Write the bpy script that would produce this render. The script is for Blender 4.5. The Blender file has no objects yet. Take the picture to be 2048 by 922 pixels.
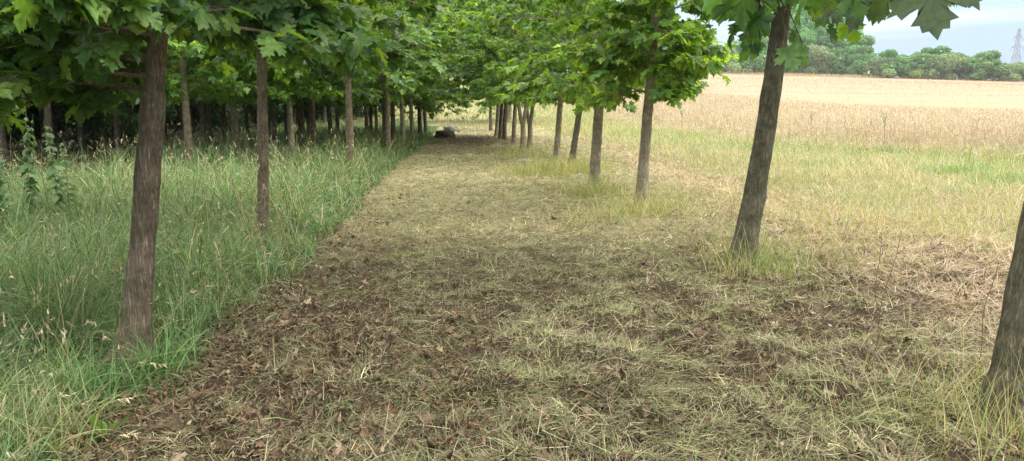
import bpy, math
import numpy as np
from mathutils import Matrix
R = math.radians
rng = np.random.default_rng(11)
sc = bpy.context.scene
COL = sc.collection

# ------------------------------------------------------------------ camera
CAM_H, PITCH, FPX = 1.55, 9.7, 1500.0
cam = bpy.data.cameras.new('camera'); cam_o = bpy.data.objects.new('camera', cam); COL.objects.link(cam_o)
cam.sensor_width = 36.0; cam.lens = FPX/2048*36.0
cam.clip_start = 0.05; cam.clip_end = 3000
cam_o.location = (0, 0, CAM_H); cam_o.rotation_euler = (R(90-PITCH), 0, 0)
sc.camera = cam_o

# ------------------------------------------------------------------ sky, sun, exposure
SKY_LOW, SKY_HIGH = 0.375, 2.3
SUN_EL, SUN_AZ = 50.0, 88.0          # azimuth measured clockwise from +Y (ahead, to the right)
w = bpy.data.worlds.new('World'); sc.world = w; w.use_nodes = True
nt = w.node_tree; nt.nodes.clear()
N = nt.nodes.new; L = nt.links.new
out = N('ShaderNodeOutputWorld'); bg = N('ShaderNodeBackground'); bg.inputs['Strength'].default_value = 0.12
sky = N('ShaderNodeTexSky'); sky.sky_type = 'NISHITA'; sky.sun_disc = False
sky.sun_elevation = R(SUN_EL); sky.sun_rotation = R(SUN_AZ); sky.air_density = 1.0; sky.dust_density = 1.5
tc = N('ShaderNodeTexCoord'); mp = N('ShaderNodeMapping'); mp.inputs['Scale'].default_value = (1.1, 1.1, 13.0)
mp.inputs['Rotation'].default_value = (R(3), R(2), 0)
nz = N('ShaderNodeTexNoise'); nz.inputs['Scale'].default_value = 2.2; nz.inputs['Detail'].default_value = 5; nz.inputs['Roughness'].default_value = 0.5
cr = N('ShaderNodeValToRGB'); cr.color_ramp.elements[0].position = 0.42; cr.color_ramp.elements[0].color = (0.62,)*3+(1,)
cr.color_ramp.elements[1].position = 0.64; cr.color_ramp.elements[1].color = (1, 1, 1, 1)
cloud = N('ShaderNodeMix'); cloud.data_type = 'RGBA'
thick = N('ShaderNodeMix'); thick.data_type = 'RGBA'
thick.inputs['A'].default_value = (4.4, 6.1, 9.5, 1); thick.inputs['B'].default_value = (8.2, 9.0, 10.2, 1)
L(tc.outputs['Generated'], mp.inputs['Vector']); L(mp.outputs['Vector'], nz.inputs['Vector']); L(nz.outputs['Fac'], cr.inputs['Fac'])
L(nz.outputs['Fac'], thick.inputs['Factor'])
mr = N('ShaderNodeMapRange'); mr.inputs['From Min'].default_value = 0.46; mr.inputs['From Max'].default_value = 0.70
L(nz.outputs['Fac'], mr.inputs['Value']); L(mr.outputs['Result'], thick.inputs['Factor'])
cloud.inputs['Factor'].default_value = 0.85
sx = N('ShaderNodeSeparateXYZ'); L(tc.outputs['Generated'], sx.inputs[0])
el = N('ShaderNodeMapRange'); el.inputs['From Min'].default_value = 0.0; el.inputs['From Max'].default_value = 0.75     # overcast sky: zenith brighter than horizon
el.inputs['To Min'].default_value = SKY_LOW; el.inputs['To Max'].default_value = SKY_HIGH; L(sx.outputs['Z'], el.inputs['Value'])
gr = N('ShaderNodeVectorMath'); gr.operation = 'SCALE'
L(sky.outputs['Color'], cloud.inputs['A']); L(thick.outputs['Result'], cloud.inputs['B'])
hi = N('ShaderNodeMapRange'); hi.inputs['From Min'].default_value = 0.2; hi.inputs['From Max'].default_value = 0.5; L(sx.outputs['Z'], hi.inputs['Value'])
over = N('ShaderNodeMix'); over.data_type = 'RGBA'; over.inputs['B'].default_value = (8.4, 8.25, 7.8, 1)                # grey-white cloud deck overhead
L(hi.outputs['Result'], over.inputs['Factor']); L(cloud.outputs['Result'], over.inputs['A']); L(over.outputs['Result'], gr.inputs[0]); L(el.outputs['Result'], gr.inputs['Scale']); L(gr.outputs['Vector'], bg.inputs['Color']); L(bg.outputs['Background'], out.inputs['Surface'])

sun = bpy.data.lights.new('sun', 'SUN'); sun.energy = 2.2; sun.angle = R(22); sun.color = (1.0, 0.95, 0.87)
sun_o = bpy.data.objects.new('sun', sun); COL.objects.link(sun_o)
sun_o.rotation_euler = (R(90-SUN_EL), 0, R(180-SUN_AZ)); sun_o.location = (20, 20, 40)

sc.view_settings.view_transform = 'Standard'; sc.view_settings.look = 'None'
sc.view_settings.exposure = 0.88; sc.view_settings.gamma = 1; sc.view_settings.use_curve_mapping = False
sc.render.engine = 'CYCLES'
sc.cycles.max_bounces = 7; sc.cycles.diffuse_bounces = 4; sc.cycles.glossy_bounces = 1; sc.cycles.transmission_bounces = 4
sc.cycles.volume_bounces = 1; sc.cycles.transparent_max_bounces = 4
sc.cycles.use_denoising = True; sc.cycles.denoising_prefilter = 'NONE'
sc.cycles.caustics_reflective = False; sc.cycles.caustics_refractive = False
sc.cycles.sample_clamp_indirect = 6

# ------------------------------------------------------------------ helpers
cP, sP = math.cos(R(PITCH)), math.sin(R(PITCH))
def G(px, py, z=0.0):
    """point of the plane at height z seen in the photograph at px, py"""
    u, v = (px-1024)/FPX, -(py-461)/FPX
    d = (u, cP+v*sP, -sP+v*cP); t = (z-CAM_H)/d[2]
    return d[0]*t, d[1]*t
def X_at(px, Y, z=0.0):
    return (px-1024)/FPX*(Y*cP-(z-CAM_H)*sP)

_w = [(rng.uniform(0, 6.28), rng.uniform(0, 6.28), 1.0) for _ in range(60)]
def wav(x, y, scale, k=0, n=10):
    """smooth pseudo noise, about -1..1"""
    s = 0
    for i in range(n):
        a, p, _ = _w[(i*3+k*7) % 60]; f = (0.6+0.13*i)*6.28/scale
        s = s+np.sin(f*(x*math.cos(a)+y*math.sin(a))+p+1.7*np.sin(0.37*f*(y*math.cos(a)-x*math.sin(a))+p*2))
    return s/n**0.5/1.3

def sst(t): t = np.clip(t, 0, 1); return t*t*(3-2*t)
def terrain(x, y):
    x = np.asarray(x, float); y = np.asarray(y, float)
    t = np.clip((y-42)/215.0, 0, 1); t = np.where(t < .8, t**1.15, .8**1.15+(1-.8**1.15)*np.sin(np.clip((t-.8)/.2, 0, 1)*np.pi/2))
    rise = (12.6-0.028*np.clip(x, -60, 230))*t-1.4*np.exp(-((x-50)/26)**2)*np.exp(-((y-75)/24)**2)
    knoll = 13.0*np.exp(-(((x-106)/30)**2+((y-300)/23)**2))
    mound = 0.0
    return rise+knoll+0.02*wav(x, y, 6.0, 1)

E_L = np.array([G(*p) for p in [(60, 990), (150, 900), (215, 810), (350, 745), (470, 645), (560, 578), (625, 510), (700, 430), (745, 378), (800, 325), (850, 288), (872, 262), (880, 245)]])
E_R = np.array([G(*p) for p in [(2500, 640), (2048, 535), (1900, 482), (1700, 432), (1540, 396), (1440, 366), (1330, 332), (1240, 300), (1130, 272), (1050, 250)]])
RB = np.array([(40, 8.), (22, 13.0), (13.4, 19.6), (10.8, 23.5), (8.9, 28), (7.6, 41), (6.0, 68), (4, 110)])
def x_left(y): return np.interp(y, E_L[:, 1], E_L[:, 0])
def x_right(y): return np.interp(y, E_R[:, 1], E_R[:, 0])
def x_rape(y): return np.interp(y, RB[:, 1], RB[:, 0])
def y_wheat(x): return np.interp(x, [-20, 5, 20, 31, 50, 90, 160], [130, 118, 98, 72, 72, 66, 50])
def mound(x, y):
    return 0.036*wav(x, y, 0.9, 2)+0.027*wav(x, y, 0.30, 3)
def zpath(x, y):
    x = np.asarray(x, float); y = np.asarray(y, float)
    m = sst((x-x_left(y))/0.5)*sst((x_right(y)+1-x)/1.0)*(y < 45)
    return terrain(x, y)+m*mound(x, y)

def mesh_obj(name, V, F_sizes, F_idx, mat, parent=None, col=None, smooth=False):
    me = bpy.data.meshes.new(name)
    V = np.asarray(V, np.float32); F_idx = np.asarray(F_idx, np.int32).ravel()
    nF = len(F_sizes); st = np.zeros(nF, np.int32); st[1:] = np.cumsum(F_sizes)[:-1]
    me.vertices.add(len(V)); me.vertices.foreach_set('co', V.ravel())
    me.loops.add(len(F_idx)); me.loops.foreach_set('vertex_index', F_idx)
    me.polygons.add(nF); me.polygons.foreach_set('loop_start', st)
    if smooth: me.polygons.foreach_set('use_smooth', np.ones(nF, bool))
    me.update(calc_edges=True)
    if col is not None:
        at = me.attributes.new('col', 'FLOAT_COLOR', 'POINT')
        c = np.ones((len(V), 4), np.float32); c[:, :3] = col; at.data.foreach_set('color', c.ravel())
    me.materials.append(mat)
    o = bpy.data.objects.new(name, me); COL.objects.link(o)
    if parent: o.parent = parent
    return o

class MB:
    """collects pieces of one mesh"""
    def __init__(s): s.V = []; s.S = []; s.I = []; s.C = []; s.n = 0
    def add(s, V, F, col=None):
        V = np.asarray(V, float).reshape(-1, 3); F = np.asarray(F, int)
        s.V.append(V); s.I.append((F+s.n).ravel()); s.S.append(np.full(len(F), F.shape[1])); s.n += len(V)
        c = np.zeros((len(V), 3)) if col is None else np.broadcast_to(np.asarray(col, float), (len(V), 3)); s.C.append(c)
    def build(s, name, mat, parent=None, smooth=False):
        return mesh_obj(name, np.concatenate(s.V), np.concatenate(s.S), np.concatenate(s.I), mat, parent, np.concatenate(s.C), smooth)

def tag(o, label, cat, group=None, kind=None):
    if label: o['label'] = label
    if cat: o['category'] = cat
    if group: o['group'] = group
    if kind: o['kind'] = kind
    return o
def empty(name, loc):
    o = bpy.data.objects.new(name, None); o.empty_display_size = 0.2; o.location = loc; COL.objects.link(o); return o
def copy_tree(o, parent=None):
    kids = [c for c in list(COL.objects) if c.parent == o]
    c = o.copy(); COL.objects.link(c)
    if parent: c.parent = parent
    for k in kids: copy_tree(k, c)
    return c

def tube(mb, pts, rad, sides=8, col=(0, 0, 0), cap=True, wob=0.0, seed=0):
    pts = np.asarray(pts, float); n = len(pts)
    T = np.gradient(pts, axis=0); T /= np.linalg.norm(T, axis=1)[:, None]+1e-9
    ref = np.array([1.0, 0.13, 0.07]) if abs(T[0][0]) < 0.9 else np.array([0.1, 1, 0.1])
    A = np.cross(T, ref); A /= np.linalg.norm(A, axis=1)[:, None]; B = np.cross(T, A)
    th = np.linspace(0, 2*np.pi, sides, endpoint=False)
    rr = np.asarray(rad, float); rr = rr if rr.ndim == 2 else rr[:, None]*np.ones((1, sides))
    if wob:
        h = np.arange(n)[:, None]
        rr = rr*(1+wob*(np.sin(3*th[None]+seed+0.25*h)+0.7*np.sin(5*th[None]+2*seed+0.4*h)+0.6*np.sin(2*th[None]-0.5*h+seed)))
    V = pts[:, None]+rr[..., None]*(np.cos(th)[None, :, None]*A[:, None]+np.sin(th)[None, :, None]*B[:, None])
    i = np.arange(n-1)[:, None]*sides; j = np.arange(sides)[None]
    F = np.stack([i+j, i+(j+1) % sides, i+sides+(j+1) % sides, i+sides+j], -1).reshape(-1, 4)
    mb.add(V.reshape(-1, 3), F, col)

def blade_arrays(P, az, Ln, W, a0, bend, S, col, roll=None, tipw=0.1, prof=1.6):
    n = len(P); P = np.asarray(P, float)
    dx, dy = np.cos(az), np.sin(az)
    if roll is None: roll = rng.uniform(-0.6, 0.6, n)
    side = np.stack([-dy*np.cos(roll), dx*np.cos(roll), np.sin(roll)], 1)
    V = np.zeros((n, S+1, 2, 3)); cur = P.copy()
    for k in range(S+1):
        ww = W*(1-(1-tipw)*(k/S)**prof)/2
        V[:, k, 0] = cur-side*ww[:, None]; V[:, k, 1] = cur+side*ww[:, None]
        a = a0-bend*((k+0.5)/S)
        cur = cur+(Ln/S)[:, None]*np.stack([np.cos(a)*dx, np.cos(a)*dy, np.sin(a)], 1)
    base = (np.arange(n)*(S+1)*2)[:, None]; k = np.arange(S)[None]*2
    F = np.stack([base+k, base+k+1, base+k+3, base+k+2], -1).reshape(-1, 4)
    C = np.repeat(col, (S+1)*2, axis=0)
    tip = cur
    return V.reshape(-1, 3), F, C, tip

def pal(n, cols, wts, var=0.25):
    cols = np.array(cols); wts = np.array(wts, float); k = rng.choice(len(cols), n, p=wts/wts.sum())
    k2 = rng.choice(len(cols), n, p=wts/wts.sum()); t = rng.uniform(0, 0.5, n)[:, None]
    c = cols[k]*(1-t)+cols[k2]*t
    return c*np.exp(rng.normal(0, var, n))[:, None]

def scatter(n, r0, r1, k=1.5, half=46):
    """n points round the camera's side of the wood, areal density falling as r^-k"""
    p = 2-k; u = rng.uniform(0, 1, n)
    r = (r0**p+u*(r1**p-r0**p))**(1/p)
    th = rng.uniform(R(-half), R(half), n)
    return r*np.sin(th), r*np.cos(th), r

# ------------------------------------------------------------------ materials
def new_mat(name):
    m = bpy.data.materials.new(name); m.use_nodes = True; m.node_tree.nodes.clear(); return m, m.node_tree
def leafy(name, trans=0.35, rough=0.55, spec=0.3, tint=(1.25, 1.35, 0.55), gain=1.0, noise=False):
    m, t = new_mat(name); N = t.nodes.new; L = t.links.new
    o = N('ShaderNodeOutputMaterial'); a = N('ShaderNodeAttribute'); a.attribute_name = 'col'
    p = N('ShaderNodeBsdfPrincipled'); p.inputs['Roughness'].default_value = rough; p.inputs['Specular IOR Level'].default_value = spec
    tr = N('ShaderNodeBsdfTranslucent'); mx = N('ShaderNodeMixShader'); mx.inputs[0].default_value = trans
    mu = N('ShaderNodeMix'); mu.data_type = 'RGBA'; mu.blend_type = 'MULTIPLY'; mu.inputs['Factor'].default_value = 1
    mu.inputs['B'].default_value = tuple(x*gain for x in tint)+(1,)
    src = a.outputs['Color']
    if noise:
        tc = N('ShaderNodeTexCoord'); n = N('ShaderNodeTexNoise'); n.inputs['Scale'].default_value = 38; n.inputs['Detail'].default_value = 4; L(tc.outputs['Object'], n.inputs['Vector'])
        mr = N('ShaderNodeMapRange'); mr.inputs['From Min'].default_value = .3; mr.inputs['From Max'].default_value = .7; mr.inputs['To Min'].default_value = .68; mr.inputs['To Max'].default_value = 1.3; L(n.outputs['Fac'], mr.inputs['Value'])
        vm = N('ShaderNodeVectorMath'); vm.operation = 'SCALE'; L(src, vm.inputs[0]); L(mr.outputs['Result'], vm.inputs['Scale']); src = vm.outputs['Vector']
        b = N('ShaderNodeBump'); b.inputs['Strength'].default_value = .35; b.inputs['Distance'].default_value = .01; L(n.outputs['Fac'], b.inputs['Height']); L(b.outputs['Normal'], p.inputs['Normal'])
    L(src, p.inputs['Base Color']); L(src, mu.inputs['A']); L(mu.outputs['Result'], tr.inputs['Color'])
    L(p.outputs[0], mx.inputs[1]); L(tr.outputs[0], mx.inputs[2]); L(mx.outputs[0], o.inputs['Surface'])
    return m
M_leaf = leafy('maple_leaf', 0.40, 0.42, 0.4, (2.5, 2.3, 0.6), noise=True)
M_grass = leafy('grass_blade', 0.3, 0.5, 0.3, (1.3, 1.4, 0.6))
M_straw = leafy('straw', 0.2, 0.6, 0.25, (1.1, 1.05, 0.8))
M_dead = leafy('dead_leaf', 0.08, 0.65, 0.25, (1.2, 1, 0.7))
M_far = leafy('far_foliage', 0.25, 0.7, 0.15, (1.2, 1.4, 0.6))

def bark(name, c0, c1, c2, lich=0.5):
    m, t = new_mat(name); N = t.nodes.new; L = t.links.new
    o = N('ShaderNodeOutputMaterial'); p = N('ShaderNodeBsdfPrincipled'); p.inputs['Roughness'].default_value = 0.85; p.inputs['Specular IOR Level'].default_value = 0.15
    tc = N('ShaderNodeTexCoord'); mp = N('ShaderNodeMapping'); mp.inputs['Scale'].default_value = (1, 1, 0.10)
    n1 = N('ShaderNodeTexNoise'); n1.inputs['Scale'].default_value = 62; n1.inputs['Detail'].default_value = 6; n1.inputs['Roughness'].default_value = 0.7
    n2 = N('ShaderNodeTexNoise'); n2.inputs['Scale'].default_value = 9; n2.inputs['Detail'].default_value = 7; n2.inputs['Roughness'].default_value = 0.65
    n3 = N('ShaderNodeTexNoise'); n3.inputs['Scale'].default_value = 75; n3.inputs['Detail'].default_value = 6; n3.inputs['Roughness'].default_value = .75
    mp3 = N('ShaderNodeMapping'); mp3.inputs['Scale'].default_value = (1, 1, .45)
    vo = N('ShaderNodeTexNoise'); vo.inputs['Scale'].default_value = 5; vo.inputs['Detail'].default_value = 2
    L(tc.outputs['Object'], mp.inputs['Vector']); L(mp.outputs['Vector'], n1.inputs['Vector'])
    for n in (n2, vo): L(tc.outputs['Object'], n.inputs['Vector'])
    L(tc.outputs['Object'], mp3.inputs['Vector']); L(mp3.outputs['Vector'], n3.inputs['Vector'])
    r1 = N('ShaderNodeValToRGB'); e = r1.color_ramp.elements; e[0].position = 0.0; e[0].color = c0+(1,); e[1].position = 0.75; e[1].color = c1+(1,)
    rg = N('ShaderNodeMath'); rg.operation = 'SUBTRACT'; rg.inputs[1].default_value = .5; L(n1.outputs['Fac'], rg.inputs[0])
    ab = N('ShaderNodeMath'); ab.operation = 'ABSOLUTE'; L(rg.outputs[0], ab.inputs[0])
    ml = N('ShaderNodeMath'); ml.operation = 'MULTIPLY'; ml.inputs[1].default_value = 7; ml.use_clamp = True; L(ab.outputs[0], ml.inputs[0]); L(ml.outputs[0], r1.inputs['Fac'])
    r2 = N('ShaderNodeValToRGB'); e = r2.color_ramp.elements; e[0].position = 0.42; e[0].color = (0.66, 0.68, 0.6, 1); e[1].position = 0.60; e[1].color = (1.15, 1.12, 1.08, 1)
    L(n2.outputs['Fac'], r2.inputs['Fac'])
    mu = N('ShaderNodeMix'); mu.data_type = 'RGBA'; mu.blend_type = 'MULTIPLY'; mu.inputs['Factor'].default_value = 1
    L(r1.outputs['Color'], mu.inputs['A']); L(r2.outputs['Color'], mu.inputs['B'])
    r3 = N('ShaderNodeValToRGB'); e = r3.color_ramp.elements; e[0].position = 0.59; e[0].color = (0, 0, 0, 1); e[1].position = 0.70; e[1].color = (lich,)*3+(1,)
    L(n3.outputs['Fac'], r3.inputs['Fac'])
    mx = N('ShaderNodeMix'); mx.data_type = 'RGBA'; mx.inputs['B'].default_value = c2+(1,)
    L(r3.outputs['Color'], mx.inputs['Factor']); L(mu.outputs['Result'], mx.inputs['A']); L(mx.outputs['Result'], p.inputs['Base Color'])
    b = N('ShaderNodeBump'); b.inputs['Strength'].default_value = 0.9; b.inputs['Distance'].default_value = 0.012
    b2 = N('ShaderNodeBump'); b2.inputs['Strength'].default_value = 0.5; b2.inputs['Distance'].default_value = 0.01
    L(ml.outputs[0], b.inputs['Height']); L(n3.outputs['Fac'], b2.inputs['Height']); L(b.outputs['Normal'], b2.inputs['Normal']); L(b2.outputs['Normal'], p.inputs['Normal'])
    L(p.outputs[0], o.inputs['Surface']); return m
M_bark_brown = bark('bark_brown', (0.18, 0.14, 0.10), (0.42, 0.335, 0.245), (0.26, 0.26, 0.19), 0.4)
M_bark_grey = bark('bark_grey', (0.13, 0.118, 0.08), (0.30, 0.275, 0.19), (0.36, 0.35, 0.27), 0.7)
M_bark_pale = bark('bark_pale', (0.28, 0.235, 0.165), (0.54, 0.46, 0.345), (0.30, 0.28, 0.2), 0.4)
M_bark_dark = bark('bark_dark', (0.10, 0.08, 0.06), (0.26, 0.215, 0.16), (0.2, 0.2, 0.15), 0.3)

def plain(name, c, rough=0.8, nscale=12, amt=0.4, bump=0.3, metal=0.0):
    m, t = new_mat(name); N = t.nodes.new; L = t.links.new
    o = N('ShaderNodeOutputMaterial'); p = N('ShaderNodeBsdfPrincipled'); p.inputs['Roughness'].default_value = rough; p.inputs['Metallic'].default_value = metal
    tc = N('ShaderNodeTexCoord'); n = N('ShaderNodeTexNoise'); n.inputs['Scale'].default_value = nscale; n.inputs['Detail'].default_value = 7
    L(tc.outputs['Object'], n.inputs['Vector'])
    r = N('ShaderNodeValToRGB'); e = r.color_ramp.elements; e[0].position = 0.3; e[0].color = tuple(x*(1-amt) for x in c)+(1,); e[1].position = 0.7; e[1].color = tuple(x*(1+amt) for x in c)+(1,)
    L(n.outputs['Fac'], r.inputs['Fac']); L(r.outputs['Color'], p.inputs['Base Color'])
    b = N('ShaderNodeBump'); b.inputs['Strength'].default_value = bump; b.inputs['Distance'].default_value = 0.02; L(n.outputs['Fac'], b.inputs['Height']); L(b.outputs['Normal'], p.inputs['Normal'])
    L(p.outputs[0], o.inputs['Surface']); return m

def ground_mat(name, sc1, sc2, amt, stretch=(1, 1, 1), lines=False):
    m, t = new_mat(name); N = t.nodes.new; L = t.links.new
    o = N('ShaderNodeOutputMaterial'); p = N('ShaderNodeBsdfPrincipled'); p.inputs['Roughness'].default_value = 0.95; p.inputs['Specular IOR Level'].default_value = 0.1
    a = N('ShaderNodeAttribute'); a.attribute_name = 'col'
    tc = N('ShaderNodeTexCoord'); mp = N('ShaderNodeMapping'); mp.inputs['Scale'].default_value = stretch; L(tc.outputs['Object'], mp.inputs['Vector'])
    n1 = N('ShaderNodeTexNoise'); n1.inputs['Scale'].default_value = sc1; n1.inputs['Detail'].default_value = 8; n1.inputs['Roughness'].default_value = 0.7
    n2 = N('ShaderNodeTexNoise'); n2.inputs['Scale'].default_value = sc2; n2.inputs['Detail'].default_value = 5
    L(mp.outputs['Vector'], n1.inputs['Vector']); L(mp.outputs['Vector'], n2.inputs['Vector'])
    ad = N('ShaderNodeMath'); ad.operation = 'ADD'; L(n1.outputs['Fac'], ad.inputs[0]); L(n2.outputs['Fac'], ad.inputs[1])
    mr = N('ShaderNodeMapRange'); mr.inputs['From Min'].default_value = 0.75; mr.inputs['From Max'].default_value = 1.25
    mr.inputs['To Min'].default_value = 1-amt; mr.inputs['To Max'].default_value = 1+amt; L(ad.outputs[0], mr.inputs['Value'])
    vm = N('ShaderNodeVectorMath'); vm.operation = 'SCALE'; L(a.outputs['Color'], vm.inputs[0]); L(mr.outputs['Result'], vm.inputs['Scale'])
    src = vm.outputs['Vector']
    if lines:                                   # tractor tramlines through the corn
        dt = N('ShaderNodeVectorMath'); dt.operation = 'DOT_PRODUCT'; dt.inputs[1].default_value = (.22/24, 1/24, 0); L(tc.outputs['Object'], dt.inputs[0])
        fr = N('ShaderNodeMath'); fr.operation = 'FRACT'; L(dt.outputs['Value'], fr.inputs[0])
        m2 = N('ShaderNodeMapRange'); m2.inputs['From Min'].default_value = .03; m2.inputs['From Max'].default_value = .07; m2.inputs['To Min'].default_value = .72; m2.inputs['To Max'].default_value = 1; L(fr.outputs[0], m2.inputs['Value'])
        v2 = N('ShaderNodeVectorMath'); v2.operation = 'SCALE'; L(src, v2.inputs[0]); L(m2.outputs['Result'], v2.inputs['Scale']); src = v2.outputs['Vector']
    L(src, p.inputs['Base Color'])
    b = N('ShaderNodeBump'); b.inputs['Strength'].default_value = 0.6; b.inputs['Distance'].default_value = 0.03; L(n1.outputs['Fac'], b.inputs['Height']); L(b.outputs['Normal'], p.inputs['Normal'])
    L(p.outputs[0], o.inputs['Surface']); return m
M_soil = ground_mat('soil', 30, 3, 0.5)
M_meadow = ground_mat('meadow_soil', 14, 0.9, 0.35)
M_wheat = ground_mat('wheat', 5, 0.22, 0.10, (0.35, 1.6, 1), lines=True)

# ------------------------------------------------------------------ ground, path and wheat field: one sheet split by zone
def grow(a, b, step, g):
    o = [a]
    while abs(o[-1]) < abs(b): o.append(o[-1]+step*(1 if b > a else -1)); step *= g
    return o[1:]
gx = np.array(sorted(grow(-7, -260, 0.08, 1.07)+list(np.arange(-7, 9.01, 0.08))+grow(9, 420, 0.08, 1.055)))
gy = np.array(sorted([-90, -40, -18, -8, -4, -2, -1, 0, 1, 1.6]+list(np.arange(2, 14.01, 0.08))+grow(14, 900, 0.08, 1.028)))
XX, YY = np.meshgrid(gx, gy, indexing='ij')
ZZ = zpath(XX, YY)
nx, ny = XX.shape
xl, xr, xp = x_left(YY), x_right(YY), x_rape(YY)
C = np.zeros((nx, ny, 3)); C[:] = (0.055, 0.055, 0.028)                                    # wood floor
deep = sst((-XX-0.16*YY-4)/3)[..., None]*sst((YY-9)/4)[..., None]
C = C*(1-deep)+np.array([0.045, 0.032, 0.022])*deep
far_verge = sst((YY-20)/25)
verge = np.array([0.19, 0.17, 0.085])
C = np.where((XX > xr)[..., None], verge+(np.array([0.42, 0.37, 0.2])-verge)*(0.6*far_verge)[..., None], C)
inpath = (XX > xl) & (XX < xr) & (YY < 52)
litter = np.array([0.062, 0.043, 0.029]); hay = np.array([0.29, 0.25, 0.14])
t = sst((YY-5)/8)[..., None]
pc = litter*(1-t)+hay*t
d = np.exp(-(((XX+1.8)/1.9)**2+((YY-31)/5.0)**4))[..., None]
pc = pc*(1-d)+np.array([0.10, 0.062, 0.042])*d
C = np.where(inpath[..., None], pc, C)
C = np.where(((XX > xp) & (YY > 8))[..., None], np.array([0.27, 0.215, 0.14]), C)
far_meadow = (YY > 46) & (XX < xp)
C = np.where(far_meadow[..., None], np.array([0.24, 0.225, 0.12])+0.06*wav(XX, YY, 12, 4)[..., None]*np.array([1, 0.7, 0.3]), C)
wheatz = (YY > y_wheat(XX)) & (XX > -60)
C = np.where(wheatz[..., None], np.array([0.31, 0.215, 0.14]), C)
hill = YY > 262-0.05*XX
C = np.where(hill[..., None], np.array([0.30, 0.30, 0.13]), C)
vid = np.arange(nx*ny).reshape(nx, ny)
F = np.stack([vid[:-1, :-1], vid[1:, :-1], vid[1:, 1:], vid[:-1, 1:]], -1).reshape(-1, 4)
def cell(a): return a[:-1, :-1].reshape(-1)
zone = np.where(cell(wheatz & ~hill), 2, np.where(cell(inpath), 1, 0))
V = np.stack([XX, YY, ZZ], -1).reshape(-1, 3); Cf = C.reshape(-1, 3)
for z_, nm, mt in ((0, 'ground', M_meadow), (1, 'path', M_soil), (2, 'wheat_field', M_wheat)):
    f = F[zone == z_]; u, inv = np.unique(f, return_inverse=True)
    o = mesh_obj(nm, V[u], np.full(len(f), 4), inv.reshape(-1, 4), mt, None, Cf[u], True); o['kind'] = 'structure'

# ------------------------------------------------------------------ maple leaf shapes
HALF = {
 'hi': [(.14, -.10), (.40, -.14), (.37, -.02), (.47, .04), (.33, .14), (.50, .20), (.60, .25), (.56, .35), (.68, .50), (.52, .46), (.46, .57), (.38, .50), (.20, .43), (.24, .58), (.35, .70), (.22, .72), (.20, .85), (.10, .84)],
 'mid': [(.38, -.14), (.42, .02), (.31, .13), (.58, .26), (.66, .50), (.44, .52), (.20, .43), (.33, .70), (.14, .82)],
 'low': [(.38, -.12), (.31, .13), (.66, .46), (.22, .45), (.28, .72)],
 'oval': [(.22, .12), (.34, .4), (.24, .75)]}
def leaf_template(kind, droop=0.32):
    h = HALF[kind]; top = (0, 1.02)
    P = [(0, 0)]+h+[top]+[(-x, y) for x, y in reversed(h)]
    P = np.array([(0, 0.25)]+P)
    r2 = P[:, 0]**2+(P[:, 1]-0.25)**2
    z = -droop*r2+0.16*np.abs(P[:, 0])-0.10*np.clip(P[:, 1]-.5, 0, 1)**2*4*droop+.05*np.sin(9*P[:, 0]+4*P[:, 1])
    m = len(P)-1
    F = np.array([(0, 1+i, 1+(i+1) % m) for i in range(m)])[:, ::-1]
    return np.column_stack([P, z]), F
def nrm(a): return a/(np.linalg.norm(a, axis=1)[:, None]+1e-9)
def leaf_arrays(pos, tip, nor, size, col, kind, droop=None):
    T, F = leaf_template(kind); n = len(pos)
    y = nrm(tip); x = nrm(np.cross(y, nor)); z = np.cross(x, y)
    dr = rng.uniform(-0.3, 2.2, n) if droop is None else droop
    asp = rng.uniform(0.85, 1.12, n)
    V = pos[:, None]+size[:, None, None]*((T[None, :, 0, None]*asp[:, None, None])*x[:, None]+T[None, :, 1, None]*y[:, None]+(T[None, :, 2, None]*dr[:, None, None])*z[:, None])
    Fo = (np.arange(n)*len(T))[:, None, None]+F[None]
    return V.reshape(-1, 3), Fo.reshape(-1, 3), np.repeat(col, len(T), axis=0)

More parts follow.
